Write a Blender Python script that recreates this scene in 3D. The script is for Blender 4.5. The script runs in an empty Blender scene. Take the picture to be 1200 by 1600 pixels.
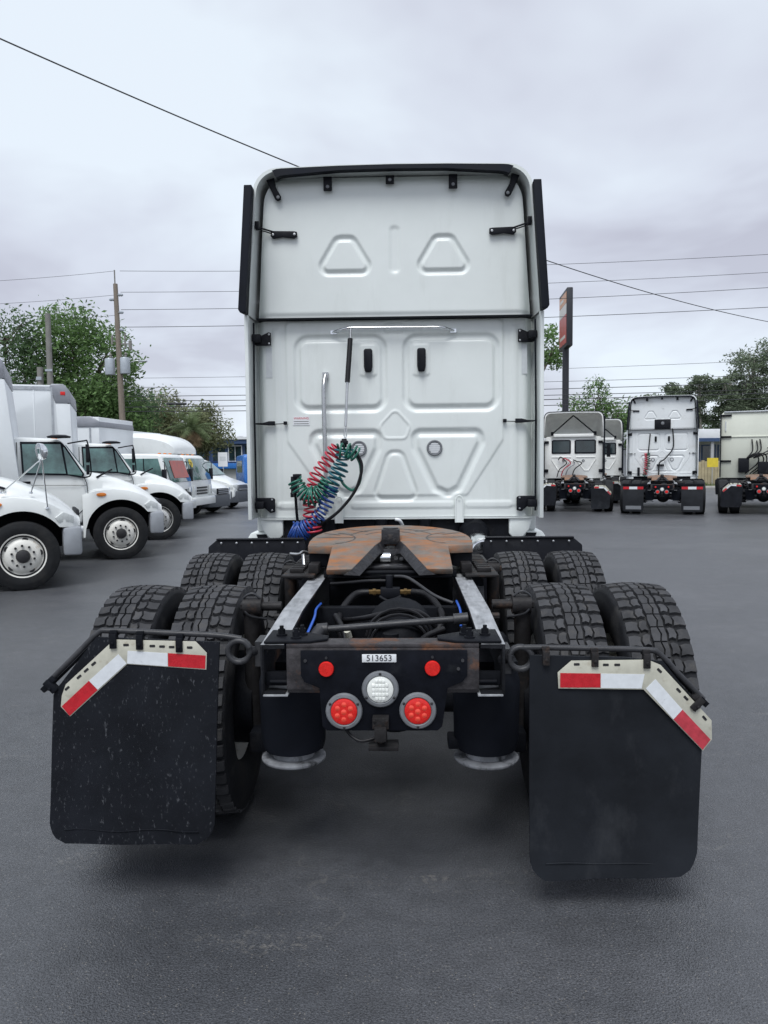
import bpy, bmesh, math, random
from mathutils import Vector, Matrix, noise
rnd = random.Random(7)
S = bpy.context.scene
COL = S.collection
PI = math.pi
R = math.radians

# ------------------------------------------------------------------ camera
CAM_H = 1.6
cam = bpy.data.cameras.new('camera')
cam.sensor_fit = 'HORIZONTAL'; cam.sensor_width = 36.0
cam.lens = 36.0
cam.clip_start = 0.05; cam.clip_end = 3000
cam_o = bpy.data.objects.new('camera', cam); COL.objects.link(cam_o)
pitch = math.atan(76 / 1200); roll = R(-0.55)
cam_o.matrix_world = (Matrix.Translation((0, 0, CAM_H)) @ Matrix.Rotation(PI / 2 - pitch, 4, 'X') @ Matrix.Rotation(roll, 4, 'Z'))
S.camera = cam_o

# ------------------------------------------------------------------ sky and sun
SUN_EL, SUN_AZ = R(60), R(194)      # azimuth from +Y clockwise: behind the camera
W = bpy.data.worlds.new('World'); S.world = W; W.use_nodes = True
nt = W.node_tree; nt.nodes.clear()
def nd(t, typ, **kw):
    n = t.nodes.new(typ)
    for k, v in kw.items():
        if k in n.inputs.keys() if isinstance(k, str) else False: n.inputs[k].default_value = v
        else: setattr(n, k, v)
    return n
wo = nd(nt, 'ShaderNodeOutputWorld')
sky = nd(nt, 'ShaderNodeTexSky', sky_type='NISHITA', sun_disc=False, sun_elevation=SUN_EL, sun_rotation=SUN_AZ)
bg1 = nd(nt, 'ShaderNodeBackground'); bg1.inputs['Strength'].default_value = 0.10
nt.links.new(sky.outputs[0], bg1.inputs[0])
tc = nd(nt, 'ShaderNodeTexCoord')
sep = nd(nt, 'ShaderNodeSeparateXYZ'); nt.links.new(tc.outputs['Generated'], sep.inputs[0])
def math_n(t, op, a, b=None, c=None):
    n = t.nodes.new('ShaderNodeMath'); n.operation = op
    for i, v in enumerate((a, b, c)):
        if v is None: continue
        if isinstance(v, (int, float)): n.inputs[i].default_value = v
        else: t.links.new(v, n.inputs[i])
    return n.outputs[0]
zc = math_n(nt, 'MAXIMUM', sep.outputs[2], 0.0)
zd = math_n(nt, 'ADD', zc, 0.22)
cx_ = math_n(nt, 'DIVIDE', sep.outputs[0], zd); cy_ = math_n(nt, 'DIVIDE', sep.outputs[1], zd)
cmb = nd(nt, 'ShaderNodeCombineXYZ'); nt.links.new(cx_, cmb.inputs[0]); nt.links.new(cy_, cmb.inputs[1])
cmb.inputs[2].default_value = 3.7
n1 = nd(nt, 'ShaderNodeTexNoise'); n1.inputs['Scale'].default_value = 0.85; n1.inputs['Detail'].default_value = 5; n1.inputs['Roughness'].default_value = 0.52; n1.inputs['Distortion'].default_value = 0.35
nt.links.new(cmb.outputs[0], n1.inputs['Vector'])
rp = nd(nt, 'ShaderNodeValToRGB')
el = rp.color_ramp.elements
el[0].position = 0.40; el[0].color = (0.40, 0.405, 0.475, 1)
el[1].position = 0.62; el[1].color = (0.64, 0.70, 0.765, 1)
e = el.new(0.5); e.color = (0.53, 0.56, 0.635, 1)
nt.links.new(n1.outputs['Fac'], rp.inputs[0])
bg2 = nd(nt, 'ShaderNodeBackground'); bg2.inputs['Strength'].default_value = 0.86
hz = math_n(nt, 'SUBTRACT', 1.0, zc); hz = math_n(nt, 'POWER', hz, 6.0); hz = math_n(nt, 'MULTIPLY', hz, 0.45)
hm_ = nd(nt, 'ShaderNodeMix', data_type='RGBA'); nt.links.new(hz, hm_.inputs[0]); nt.links.new(rp.outputs[0], hm_.inputs[6]); hm_.inputs[7].default_value = (0.68, 0.74, 0.83, 1)
nt.links.new(hm_.outputs[2], bg2.inputs[0])
mx = nd(nt, 'ShaderNodeMixShader'); mx.inputs[0].default_value = 0.92
nt.links.new(bg1.outputs[0], mx.inputs[1]); nt.links.new(bg2.outputs[0], mx.inputs[2]); nt.links.new(mx.outputs[0], wo.inputs[0])
sl = bpy.data.lights.new('sun', 'SUN'); sl.energy = 1.5; sl.angle = R(30); sl.color = (0.985, 0.995, 0.985)
so = bpy.data.objects.new('sun', sl); COL.objects.link(so)
sd = Vector((math.sin(SUN_AZ) * math.cos(SUN_EL), math.cos(SUN_AZ) * math.cos(SUN_EL), math.sin(SUN_EL)))
so.rotation_euler = sd.to_track_quat('Z', 'Y').to_euler(); so.location = (0, -20, 30)
S.view_settings.view_transform = 'Standard'; S.view_settings.look = 'None'
S.view_settings.exposure = 0.64; S.view_settings.gamma = 1; S.view_settings.use_curve_mapping = False
S.render.engine = 'CYCLES'

# ------------------------------------------------------------------ materials
MATS = {}
def pm(name, col, rough=0.5, metal=0.0, var=0.12, scale=6.0, bump=0.0, bscale=80.0, dirt=None, coat=0.0, spec=0.5, rvar=0.1, island=0.0, stretch=None):
    m = bpy.data.materials.new(name); m.use_nodes = True
    t = m.node_tree; b = t.nodes['Principled BSDF']; L = t.links.new
    b.inputs['Roughness'].default_value = rough; b.inputs['Metallic'].default_value = metal
    b.inputs['Specular IOR Level'].default_value = spec; b.inputs['Coat Weight'].default_value = coat; b.inputs['Coat Roughness'].default_value = 0.08
    tc = t.nodes.new('ShaderNodeTexCoord'); vec = tc.outputs['Object']
    if stretch:
        mp = t.nodes.new('ShaderNodeMapping'); mp.inputs['Scale'].default_value = stretch; L(vec, mp.inputs[0]); vec = mp.outputs[0]
    n = t.nodes.new('ShaderNodeTexNoise'); n.inputs['Scale'].default_value = scale; n.inputs['Detail'].default_value = 6; n.inputs['Roughness'].default_value = 0.6
    L(vec, n.inputs['Vector'])
    mr = t.nodes.new('ShaderNodeMapRange'); mr.inputs[1].default_value = 0.3; mr.inputs[2].default_value = 0.7; mr.inputs[3].default_value = 1 - var; mr.inputs[4].default_value = 1 + var
    L(n.outputs['Fac'], mr.inputs[0])
    mul = t.nodes.new('ShaderNodeMix'); mul.data_type = 'RGBA'; mul.blend_type = 'MULTIPLY'; mul.inputs[0].default_value = 1
    mul.inputs[6].default_value = (*col, 1); L(mr.outputs[0], mul.inputs[7]); out = mul.outputs[2]
    if island:
        g = t.nodes.new('ShaderNodeNewGeometry')
        mi = t.nodes.new('ShaderNodeMapRange'); mi.inputs[3].default_value = 1 - island; mi.inputs[4].default_value = 1 + island; L(g.outputs['Random Per Island'], mi.inputs[0])
        m2 = t.nodes.new('ShaderNodeMix'); m2.data_type = 'RGBA'; m2.blend_type = 'MULTIPLY'; m2.inputs[0].default_value = 1
        L(out, m2.inputs[6]); L(mi.outputs[0], m2.inputs[7]); out = m2.outputs[2]
    if dirt:
        dcol, lo, hi, dsc = dirt[:4]
        n2 = t.nodes.new('ShaderNodeTexNoise'); n2.inputs['Scale'].default_value = dsc; n2.inputs['Detail'].default_value = 9; n2.inputs['Roughness'].default_value = 0.68
        if len(dirt) > 4:
            mp2 = t.nodes.new('ShaderNodeMapping'); mp2.inputs['Scale'].default_value = dirt[4]; L(tc.outputs['Object'], mp2.inputs[0]); L(mp2.outputs[0], n2.inputs['Vector'])
        else: L(tc.outputs['Object'], n2.inputs['Vector'])
        r2 = t.nodes.new('ShaderNodeMapRange'); r2.inputs[1].default_value = lo; r2.inputs[2].default_value = hi; L(n2.outputs['Fac'], r2.inputs[0])
        m3 = t.nodes.new('ShaderNodeMix'); m3.data_type = 'RGBA'; L(r2.outputs[0], m3.inputs[0]); L(out, m3.inputs[6]); m3.inputs[7].default_value = (*dcol, 1); out = m3.outputs[2]
        rr = t.nodes.new('ShaderNodeMapRange'); rr.inputs[3].default_value = rough; rr.inputs[4].default_value = min(1, rough + 0.3); L(r2.outputs[0], rr.inputs[0]); L(rr.outputs[0], b.inputs['Roughness'])
        if metal:
            rm = t.nodes.new('ShaderNodeMapRange'); rm.inputs[3].default_value = metal; rm.inputs[4].default_value = 0.0; L(r2.outputs[0], rm.inputs[0]); L(rm.outputs[0], b.inputs['Metallic'])
    elif rvar:
        rr = t.nodes.new('ShaderNodeMapRange'); rr.inputs[1].default_value = 0.3; rr.inputs[2].default_value = 0.7; rr.inputs[3].default_value = max(0.02, rough - rvar); rr.inputs[4].default_value = min(1, rough + rvar)
        L(n.outputs['Fac'], rr.inputs[0]); L(rr.outputs[0], b.inputs['Roughness'])
    L(out, b.inputs['Base Color'])
    if bump:
        n3 = t.nodes.new('ShaderNodeTexNoise'); n3.inputs['Scale'].default_value = bscale; n3.inputs['Detail'].default_value = 5; L(vec, n3.inputs['Vector'])
        bp = t.nodes.new('ShaderNodeBump'); bp.inputs['Strength'].default_value = bump; bp.inputs['Distance'].default_value = 0.01
        L(n3.outputs['Fac'], bp.inputs['Height']); L(bp.outputs[0], b.inputs['Normal'])
    if name.startswith('leaf') or name.startswith('palm'):
        tr = t.nodes.new('ShaderNodeBsdfTranslucent'); L(out, tr.inputs[0]); ms = t.nodes.new('ShaderNodeMixShader'); ms.inputs[0].default_value = 0.5
        L(b.outputs[0], ms.inputs[1]); L(tr.outputs[0], ms.inputs[2]); L(ms.outputs[0], t.nodes['Material Output'].inputs[0])
    MATS[name] = m
    return m
pm('bar_steel', (0.026, 0.027, 0.031), 0.45, var=0.3, scale=14, bump=0.1, dirt=((0.06, 0.06, 0.065), 0.5, 0.75, 10))
pm('white_paint', (0.76, 0.80, 0.785), 0.34, var=0.035, scale=2.2, coat=0.25, dirt=((0.60, 0.635, 0.61), 0.54, 0.98, 3.2, (1.6, 1, 0.3)))
pm('white_truck', (0.82, 0.845, 0.835), 0.3, var=0.04, scale=2, coat=0.3, dirt=((0.55, 0.56, 0.53), 0.56, 0.9, 2.0))
pm('white_far', (0.78, 0.81, 0.82), 0.4, var=0.05, scale=2, dirt=((0.5, 0.5, 0.47), 0.55, 0.9, 2.0))
pm('white_daycab', (0.84, 0.85, 0.83), 0.4, var=0.05, scale=2, dirt=((0.5, 0.48, 0.43), 0.52, 0.85, 2.0))
pm('cream_paint', (0.70, 0.72, 0.63), 0.4, var=0.05, scale=2, dirt=((0.52, 0.52, 0.45), 0.55, 0.9, 2.0))
pm('inner_liner', (0.80, 0.80, 0.77), 0.6, var=0.1, scale=3)
pm('box_white', (0.74, 0.77, 0.79), 0.45, var=0.05, scale=1.2, dirt=((0.52, 0.54, 0.55), 0.55, 0.85, 1.2, (1, 1, 0.3)))
pm('box_cap', (0.30, 0.31, 0.34), 0.45, 0.5, var=0.15, scale=3)
pm('alu', (0.55, 0.57, 0.59), 0.4, 0.85, var=0.12, scale=10)
pm('chrome', (0.75, 0.77, 0.79), 0.12, 1.0, var=0.05)
pm('steel_pipe', (0.50, 0.51, 0.52), 0.32, 0.9, var=0.15, scale=20)
pm('black_frame', (0.008, 0.009, 0.012), 0.55, spec=.10, var=0.35, scale=9, bump=0.15, bscale=60, dirt=((0.028, 0.027, 0.029), 0.58, 0.85, 7))
pm('rail_steel', (0.27, 0.28, 0.30), 0.38, 0.3, var=0.45, scale=14, bump=0.1, bscale=90, dirt=((0.44, 0.455, 0.475), 0.36, 0.70, 8, (4, 0.7, 4)))
pm('rail_rust', (0.013, 0.014, 0.017), 0.55, spec=.15, var=0.5, scale=10, bump=0.25, bscale=70, dirt=((0.12, 0.065, 0.04), 0.57, 0.70, 5))
pm('crossmember_rust', (0.045, 0.042, 0.045), 0.5, 0.0, spec=.25, var=0.5, scale=22, bump=0.25, bscale=80, dirt=((0.17, 0.075, 0.038), 0.52, 0.66, 6))
pm('tail_plate', (0.007, 0.008, 0.012), 0.5, spec=.10, var=0.4, scale=14, bump=0.06, dirt=((0.022, 0.024, 0.028), 0.58, 0.8, 10))
pm('fifth_rust', (0.165, 0.14, 0.12), 0.45, 0.1, var=0.28, scale=9, bump=0.2, bscale=45, dirt=((0.32, 0.125, 0.04), 0.43, 0.64, 8.0, (0.7, 1.8, 1)))
pm('grease', (0.018, 0.018, 0.021), 0.35, var=0.5, scale=25, bump=0.5, bscale=40, dirt=((0.06, 0.05, 0.045), 0.55, 0.7, 20))
pm('cast_dark', (0.022, 0.021, 0.022), 0.5, 0.0, spec=.18, var=0.4, scale=12, bump=0.2, dirt=((0.10, 0.06, 0.04), 0.55, 0.75, 9))
pm('rubber', (0.018, 0.019, 0.022), 0.65, spec=.15, var=0.25, scale=10, bump=0.1, dirt=((0.055, 0.054, 0.053), 0.5, 0.75, 6))
pm('tread', (0.052, 0.053, 0.057), 0.72, spec=.2, var=0.25, scale=14, bump=0.2, bscale=90, island=0.22, dirt=((0.10, 0.095, 0.09), 0.52, 0.78, 18))
pm('tyre_far', (0.018, 0.019, 0.021), 0.65, spec=.15, var=0.2, scale=8, dirt=((0.04, 0.039, 0.038), 0.5, 0.8, 5))
pm('flap', (0.011, 0.0125, 0.0165), 0.6, spec=.12, var=0.3, scale=5, bump=0.12, bscale=30, dirt=((0.085, 0.09, 0.10), 0.585, 0.70, 95, (1, 1, 0.45)))
pm('flap_clean', (0.014, 0.016, 0.020), 0.6, spec=.12, var=0.35, scale=3, bump=0.1, bscale=25, dirt=((0.045, 0.048, 0.054), 0.55, 0.85, 4, (1, 1, 0.5)))
pm('flap_far', (0.022, 0.024, 0.028), 0.6, spec=.15, var=0.3, scale=4)
pm('black_plastic', (0.009, 0.010, 0.014), 0.5, spec=.18, var=0.25, scale=8, dirt=((0.035, 0.036, 0.04), 0.55, 0.8, 6))
pm('black_rubber', (0.011, 0.013, 0.019), 0.65, spec=.12, var=0.25, scale=6)
pm('cream_steel', (0.51, 0.50, 0.42), 0.5, var=0.12, scale=18, dirt=((0.30, 0.26, 0.19), 0.56, 0.75, 16))
pm('tape_red', (0.52, 0.012, 0.022), 0.28, var=0.14, scale=40, coat=0.3)
pm('tape_faded', (0.50, 0.05, 0.07), 0.35, var=0.3, scale=25, dirt=((0.65, 0.45, 0.42), 0.6, 0.72, 14))
pm('tape_white', (0.74, 0.77, 0.80), 0.3, var=0.07, scale=40, coat=0.3, dirt=((0.48, 0.5, 0.52), 0.62, 0.75, 22))
pm('lens_red', (0.68, 0.014, 0.010), 0.28, var=0.15, scale=60, coat=0.15)
pm('lens_red_core', (0.85, 0.065, 0.035), 0.12, var=0.1, scale=60, coat=0.6)
pm('lens_clear', (0.80, 0.82, 0.78), 0.12, var=0.08, scale=50, coat=0.7)
pm('lens_inner', (0.88, 0.90, 0.86), 0.15, 0.0, var=0.2, scale=60)
pm('lamp_bezel', (0.19, 0.20, 0.215), 0.55, 0.2, var=0.15, scale=30)
pm('tag_white', (0.80, 0.82, 0.84), 0.4, var=0.03)
pm('ink', (0.03, 0.03, 0.04), 0.5, var=0.05)
pm('ink_red', (0.62, 0.07, 0.10), 0.5, var=0.05)
pm('sticker_grey', (0.63, 0.66, 0.68), 0.4, var=0.06, scale=20)
pm('hose_red', (0.50, 0.028, 0.06), 0.35, var=0.2, scale=20)
pm('hose_blue', (0.020, 0.07, 0.30), 0.35, var=0.2, scale=20)
pm('hose_teal', (0.012, 0.115, 0.15), 0.35, var=0.25, scale=16)
pm('hose_green', (0.012, 0.13, 0.09), 0.35, var=0.2, scale=20)
pm('hose_black', (0.010, 0.010, 0.012), 0.45, spec=.3, var=0.2, scale=20)
pm('line_blue', (0.03, 0.12, 0.55), 0.35, var=0.1)
pm('brass', (0.22, 0.14, 0.055), 0.35, 0.8, var=0.2, scale=40)
pm('dusty_base', (0.30, 0.31, 0.33), 0.7, var=0.3, scale=18, dirt=((0.04, 0.042, 0.046), 0.5, 0.66, 14, (1, 1, 0.4)))
pm('rim_white', (0.78, 0.77, 0.72), 0.4, var=0.08, scale=8, dirt=((0.34, 0.22, 0.12), 0.58, 0.74, 8))
pm('rim_steel', (0.60, 0.60, 0.58), 0.35, 0.6, var=0.12, scale=10)
pm('dark_hub', (0.02, 0.02, 0.022), 0.5, var=0.2)
pm('glass', (0.085, 0.17, 0.16), 0.06, var=0.6, scale=2.5, coat=0.5, spec=0.8, rvar=0.0)
pm('glass_dark', (0.015, 0.03, 0.035), 0.06, var=0.4, scale=2, spec=0.8, rvar=0.0)
pm('amber', (0.75, 0.22, 0.03), 0.3, var=0.1)
pm('headlight', (0.74, 0.77, 0.76), 0.15, 0.0, var=0.1, scale=30, coat=0.5)
pm('grey_bumper', (0.10, 0.11, 0.125), 0.55, var=0.12, scale=6)
pm('bumper_silver', (0.36, 0.38, 0.41), 0.4, 0.3, var=0.1, scale=6)
pm('blue_paint', (0.03, 0.16, 0.50), 0.3, var=0.08, coat=0.3)
pm('blue_dark', (0.035, 0.07, 0.16), 0.5, var=0.1)
pm('wood_pole', (0.22, 0.185, 0.15), 0.85, var=0.25, scale=4, bump=0.5, bscale=20, stretch=(6, 6, 0.5))
pm('concrete_pole', (0.22, 0.215, 0.20), 0.85, var=0.15, scale=4)
pm('transformer', (0.40, 0.44, 0.48), 0.45, 0.2, var=0.08)
pm('wire', (0.03, 0.032, 0.036), 0.6, var=0.1)
pm('bark', (0.13, 0.105, 0.085), 0.9, var=0.3, scale=6, bump=0.5, bscale=14, stretch=(3, 3, 0.6))
pm('bark_grey', (0.32, 0.30, 0.27), 0.9, var=0.3, scale=6, bump=0.5, bscale=14, stretch=(3, 3, 0.6))
pm('leaf_bright', (0.16, 0.26, 0.10), 0.6, var=0.3, scale=0.6, island=0.5, spec=0.3)
pm('leaf_deep', (0.12, 0.195, 0.095), 0.6, var=0.3, scale=0.5, island=0.5, spec=0.3)
pm('leaf_olive', (0.20, 0.22, 0.12), 0.65, var=0.3, scale=0.5, island=0.45, spec=0.3)
pm('leaf_dry', (0.30, 0.32, 0.21), 0.7, var=0.3, scale=0.5, island=0.45, spec=0.3)
pm('leaf_pine', (0.18, 0.225, 0.15), 0.6, var=0.3, scale=0.5, island=0.5, spec=0.3)
pm('palm_leaf', (0.17, 0.225, 0.11), 0.55, var=0.3, scale=2, island=0.35, spec=0.3)
pm('palm_dead', (0.30, 0.22, 0.14), 0.8, var=0.3, scale=2, island=0.3, spec=0.2)
pm('grass_blade', (0.10, 0.13, 0.045), 0.7, var=0.3, scale=1, island=0.5, spec=0.2)
pm('grass_soil', (0.115, 0.125, 0.06), 0.95, var=0.35, scale=0.7, bump=0.4, bscale=8)
pm('concrete', (0.42, 0.41, 0.38), 0.85, var=0.14, scale=3, bump=0.2, bscale=30)
pm('wall_white', (0.72, 0.74, 0.77), 0.7, var=0.06, scale=1)
pm('wall_grey', (0.40, 0.41, 0.43), 0.75, var=0.1, scale=1)
pm('sand_wall', (0.42, 0.36, 0.24), 0.85, var=0.2, scale=3)
pm('sign_dark', (0.022, 0.024, 0.032), 0.5, var=0.15)
pm('sign_red', (0.48, 0.05, 0.035), 0.35, var=0.1, scale=1)
pm('sign_orange', (0.62, 0.26, 0.08), 0.35, var=0.15, scale=1)
pm('sign_cream', (0.66, 0.63, 0.58), 0.35, var=0.08, scale=1)
pm('sign_yellow', (0.72, 0.56, 0.05), 0.45, var=0.08)
pm('poster_red', (0.45, 0.11, 0.09), 0.4, var=0.25, scale=6)

# ------------------------------------------------------------------ mesh helpers
def V(*a): return Vector(a)
class MB:
    def __init__(s): s.v = []; s.f = []; s.m = []; s.mi = 0
    def add(s, vs, fs):
        o = len(s.v); s.v += [tuple(p) for p in vs]; s.f += [tuple(o + i for i in f) for f in fs]; s.m += [s.mi] * len(fs); return s
    def box(s, x0, x1, y0, y1, z0, z1):
        p = [(x, y, z) for z in (z0, z1) for y in (y0, y1) for x in (x0, x1)]
        return s.add(p, [(0, 2, 3, 1), (4, 5, 7, 6), (0, 1, 5, 4), (2, 6, 7, 3), (0, 4, 6, 2), (1, 3, 7, 5)])
    def obox(s, c, size, rot=None):
        h = Vector(size) / 2; c = Vector(c); M = rot or Matrix.Identity(3)
        p = [c + M @ Vector((x * h.x, y * h.y, z * h.z)) for z in (-1, 1) for y in (-1, 1) for x in (-1, 1)]
        return s.add(p, [(0, 2, 3, 1), (4, 5, 7, 6), (0, 1, 5, 4), (2, 6, 7, 3), (0, 4, 6, 2), (1, 3, 7, 5)])
    def prism(s, pts, ax, a0, a1):
        def mk(p, a): return {'y': (p[0], a, p[1]), 'z': (p[0], p[1], a), 'x': (a, p[0], p[1])}[ax]
        n = len(pts)
        vs = [mk(p, a0) for p in pts] + [mk(p, a1) for p in pts]
        return s.add(vs, [tuple(range(n - 1, -1, -1)), tuple(range(n, 2 * n))] + [(i, (i + 1) % n, n + (i + 1) % n, n + i) for i in range(n)])
    def plate(s, pts, t):
        pts = [Vector(p) for p in pts]; nrm = Vector((0, 0, 0)); n = len(pts)
        for i in range(n): nrm += pts[i].cross(pts[(i + 1) % n])
        nrm.normalize(); q = [p + nrm * t for p in pts]
        return s.add(pts + q, [tuple(range(n - 1, -1, -1)), tuple(range(n, 2 * n))] + [(i, (i + 1) % n, n + (i + 1) % n, n + i) for i in range(n)])
    def tube(s, pts, r, n=8, closed=False, caps=True, sx=1.0, up=None):
        pts = [Vector(p) for p in pts]; N = len(pts)
        rs = r if isinstance(r, (list, tuple)) else [r] * N
        u = None; vs = []
        for i, p in enumerate(pts):
            a = pts[(i - 1) % N] if (closed or i > 0) else p; b = pts[(i + 1) % N] if (closed or i < N - 1) else p
            d = (b - a)
            if d.length < 1e-9: d = Vector((0, 0, 1))
            d.normalize()
            if u is None or up is not None:
                k = Vector(up) if up is not None else (Vector((0, 0, 1)) if abs(d.z) < 0.9 else Vector((1, 0, 0)))
                u = d.cross(k); u.normalize()
            else:
                u = u - d * u.dot(d)
                if u.length < 1e-6: u = d.orthogonal()
                u.normalize()
            w = u.cross(d)
            for j in range(n):
                t = 2 * PI * (j + 0.5) / n
                vs.append(p + (u * math.cos(t) * sx + w * math.sin(t)) * rs[i])
        fs = []
        for i in range(N if closed else N - 1):
            for j in range(n):
                a = i * n + j; b = i * n + (j + 1) % n; c = ((i + 1) % N) * n
                fs.append((a, b, c + (j + 1) % n, c + j))
        if caps and not closed: fs += [tuple(range(n - 1, -1, -1)), tuple(range((N - 1) * n, N * n))]
        return s.add(vs, fs)
    def cyl(s, p0, p1, r0, r1=None, n=16, caps=True): return s.tube([p0, p1], [r0, r0 if r1 is None else r1], n, caps=caps)
    def lathe(s, prof, o, axis, n=32, caps=False):
        o = Vector(o); a = Vector(axis).normalized(); u = a.orthogonal().normalized(); w = a.cross(u); vs = []
        for r, h in prof:
            for j in range(n):
                t = 2 * PI * j / n; vs.append(o + a * h + (u * math.cos(t) + w * math.sin(t)) * r)
        fs = [(i * n + j, i * n + (j + 1) % n, (i + 1) * n + (j + 1) % n, (i + 1) * n + j) for i in range(len(prof) - 1) for j in range(n)]
        if caps: fs += [tuple(range(n - 1, -1, -1)), tuple(range((len(prof) - 1) * n, len(prof) * n))]
        return s.add(vs, fs)
    def loft(s, rings, closed=False, caps=False):
        n = len(rings[0]); vs = [p for r in rings for p in r]; fs = []
        for i in range(len(rings) - 1):
            for j in range(n if closed else n - 1):
                fs.append((i * n + j, i * n + (j + 1) % n, (i + 1) * n + (j + 1) % n, (i + 1) * n + j))
        if caps: fs += [tuple(range(n - 1, -1, -1)), tuple(range((len(rings) - 1) * n, len(rings) * n))]
        return s.add(vs, fs)
    def mesh(s, name, mats, smooth=None, bevel=0, seg=2, fix=True):
        me = bpy.data.meshes.new(name); me.from_pydata(s.v, [], s.f)
        for mm in (mats if isinstance(mats, (list, tuple)) else [mats]): me.materials.append(MATS[mm])
        if any(s.m): me.polygons.foreach_set('material_index', s.m)
        if fix or bevel:
            bm = bmesh.new(); bm.from_mesh(me)
            if fix: bmesh.ops.recalc_face_normals(bm, faces=bm.faces)
            if bevel:
                ed = [e for e in bm.edges if len(e.link_faces) == 2 and e.calc_face_angle(0) > 0.5]
                bmesh.ops.bevel(bm, geom=ed, offset=bevel, segments=seg, profile=0.5, affect='EDGES', clamp_overlap=True)
                if smooth is None: smooth = 35
            bm.to_mesh(me); bm.free()
        if smooth is not None:
            me.polygons.foreach_set('use_smooth', [True] * len(me.polygons))
            if smooth < 180: me.set_sharp_from_angle(angle=R(smooth))
        me.update(); return me
    def build(s, name, mats, parent=None, smooth=None, bevel=0, seg=2, loc=None, fix=True):
        return mkobj(name, s.mesh(name, mats, smooth, bevel, seg, fix), parent, loc)
def mkobj(name, me, parent=None, loc=None, rot=None, scl=None):
    o = bpy.data.objects.new(name, me); COL.objects.link(o)
    if parent: o.parent = parent
    if loc: o.location = loc
    if rot: o.rotation_euler = rot
    if scl: o.scale = scl
    return o
def tag(o, label=None, cat=None, group=None, kind=None):
    if label: o['label'] = label
    if cat: o['category'] = cat
    if group: o['group'] = group
    if kind: o['kind'] = kind
    return o
def thing(name, label, cat, loc=(0, 0, 0), rz=0, group=None):
    o = bpy.data.objects.new(name, None); COL.objects.link(o); o.location = loc; o.rotation_euler = (0, 0, rz); o.empty_display_size = 0.2
    return tag(o, label, cat, group)
def copy_part(o, parent):
    c = o.copy(); COL.objects.link(c); c.parent = parent
    for ch in list(o.children): copy_part(ch, c)
    return c
def copy_parts(root, new, skip=()):
    for ch in list(root.children):
        if ch.name.split('.')[0] in skip: continue
        copy_part(ch, new)
def crom(pts, k=8):
    pts = [Vector(p) for p in pts]; out = []
    for i in range(len(pts) - 1):
        p0 = pts[max(i - 1, 0)]; p1 = pts[i]; p2 = pts[i + 1]; p3 = pts[min(i + 2, len(pts) - 1)]
        for j in range(k):
            t = j / k
            out.append(0.5 * ((2 * p1) + (p2 - p0) * t + (2 * p0 - 5 * p1 + 4 * p2 - p3) * t * t + (3 * p1 - p0 - 3 * p2 + p3) * t ** 3))
    out.append(pts[-1]); return out
def helix(path, rc, turns, per=14, squash=1.0, seed=0):
    P = crom(path, 24); N = turns * per; out = []; rr = random.Random(seed)
    wob = [rr.uniform(0.75, 1.25) for _ in range(turns + 2)]
    for i in range(N + 1):
        t = i / N * (len(P) - 1); k = min(int(t), len(P) - 2); p = P[k].lerp(P[k + 1], t - k)
        d = (P[k + 1] - P[k]).normalized(); u = d.cross(Vector((0, 1, 0))).normalized(); w = u.cross(d)
        tn = i / per; r = rc * (wob[int(tn)] * (1 - tn % 1) + wob[int(tn) + 1] * (tn % 1))
        out.append(p + (u * math.cos(2 * PI * tn) + w * math.sin(2 * PI * tn) * squash) * r)
    return out
def text_mesh(txt, size, mat, name='lettering'):
    cu = bpy.data.curves.new('t', 'FONT'); cu.body = txt; cu.size = size; cu.align_x = 'CENTER'; cu.align_y = 'CENTER'; cu.extrude = 0.0004
    o = bpy.data.objects.new('t', cu); COL.objects.link(o)
    bpy.context.view_layer.update()
    me = bpy.data.meshes.new_from_object(o.evaluated_get(bpy.context.evaluated_depsgraph_get()))
    bpy.data.objects.remove(o); me.name = name; me.materials.clear(); me.materials.append(MATS[mat]); return me
def arc(cx, cy, r, a0, a1, n): return [(cx + r * math.cos(R(a0 + (a1 - a0) * i / n)), cy + r * math.sin(R(a0 + (a1 - a0) * i / n))) for i in range(n + 1)]

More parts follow.
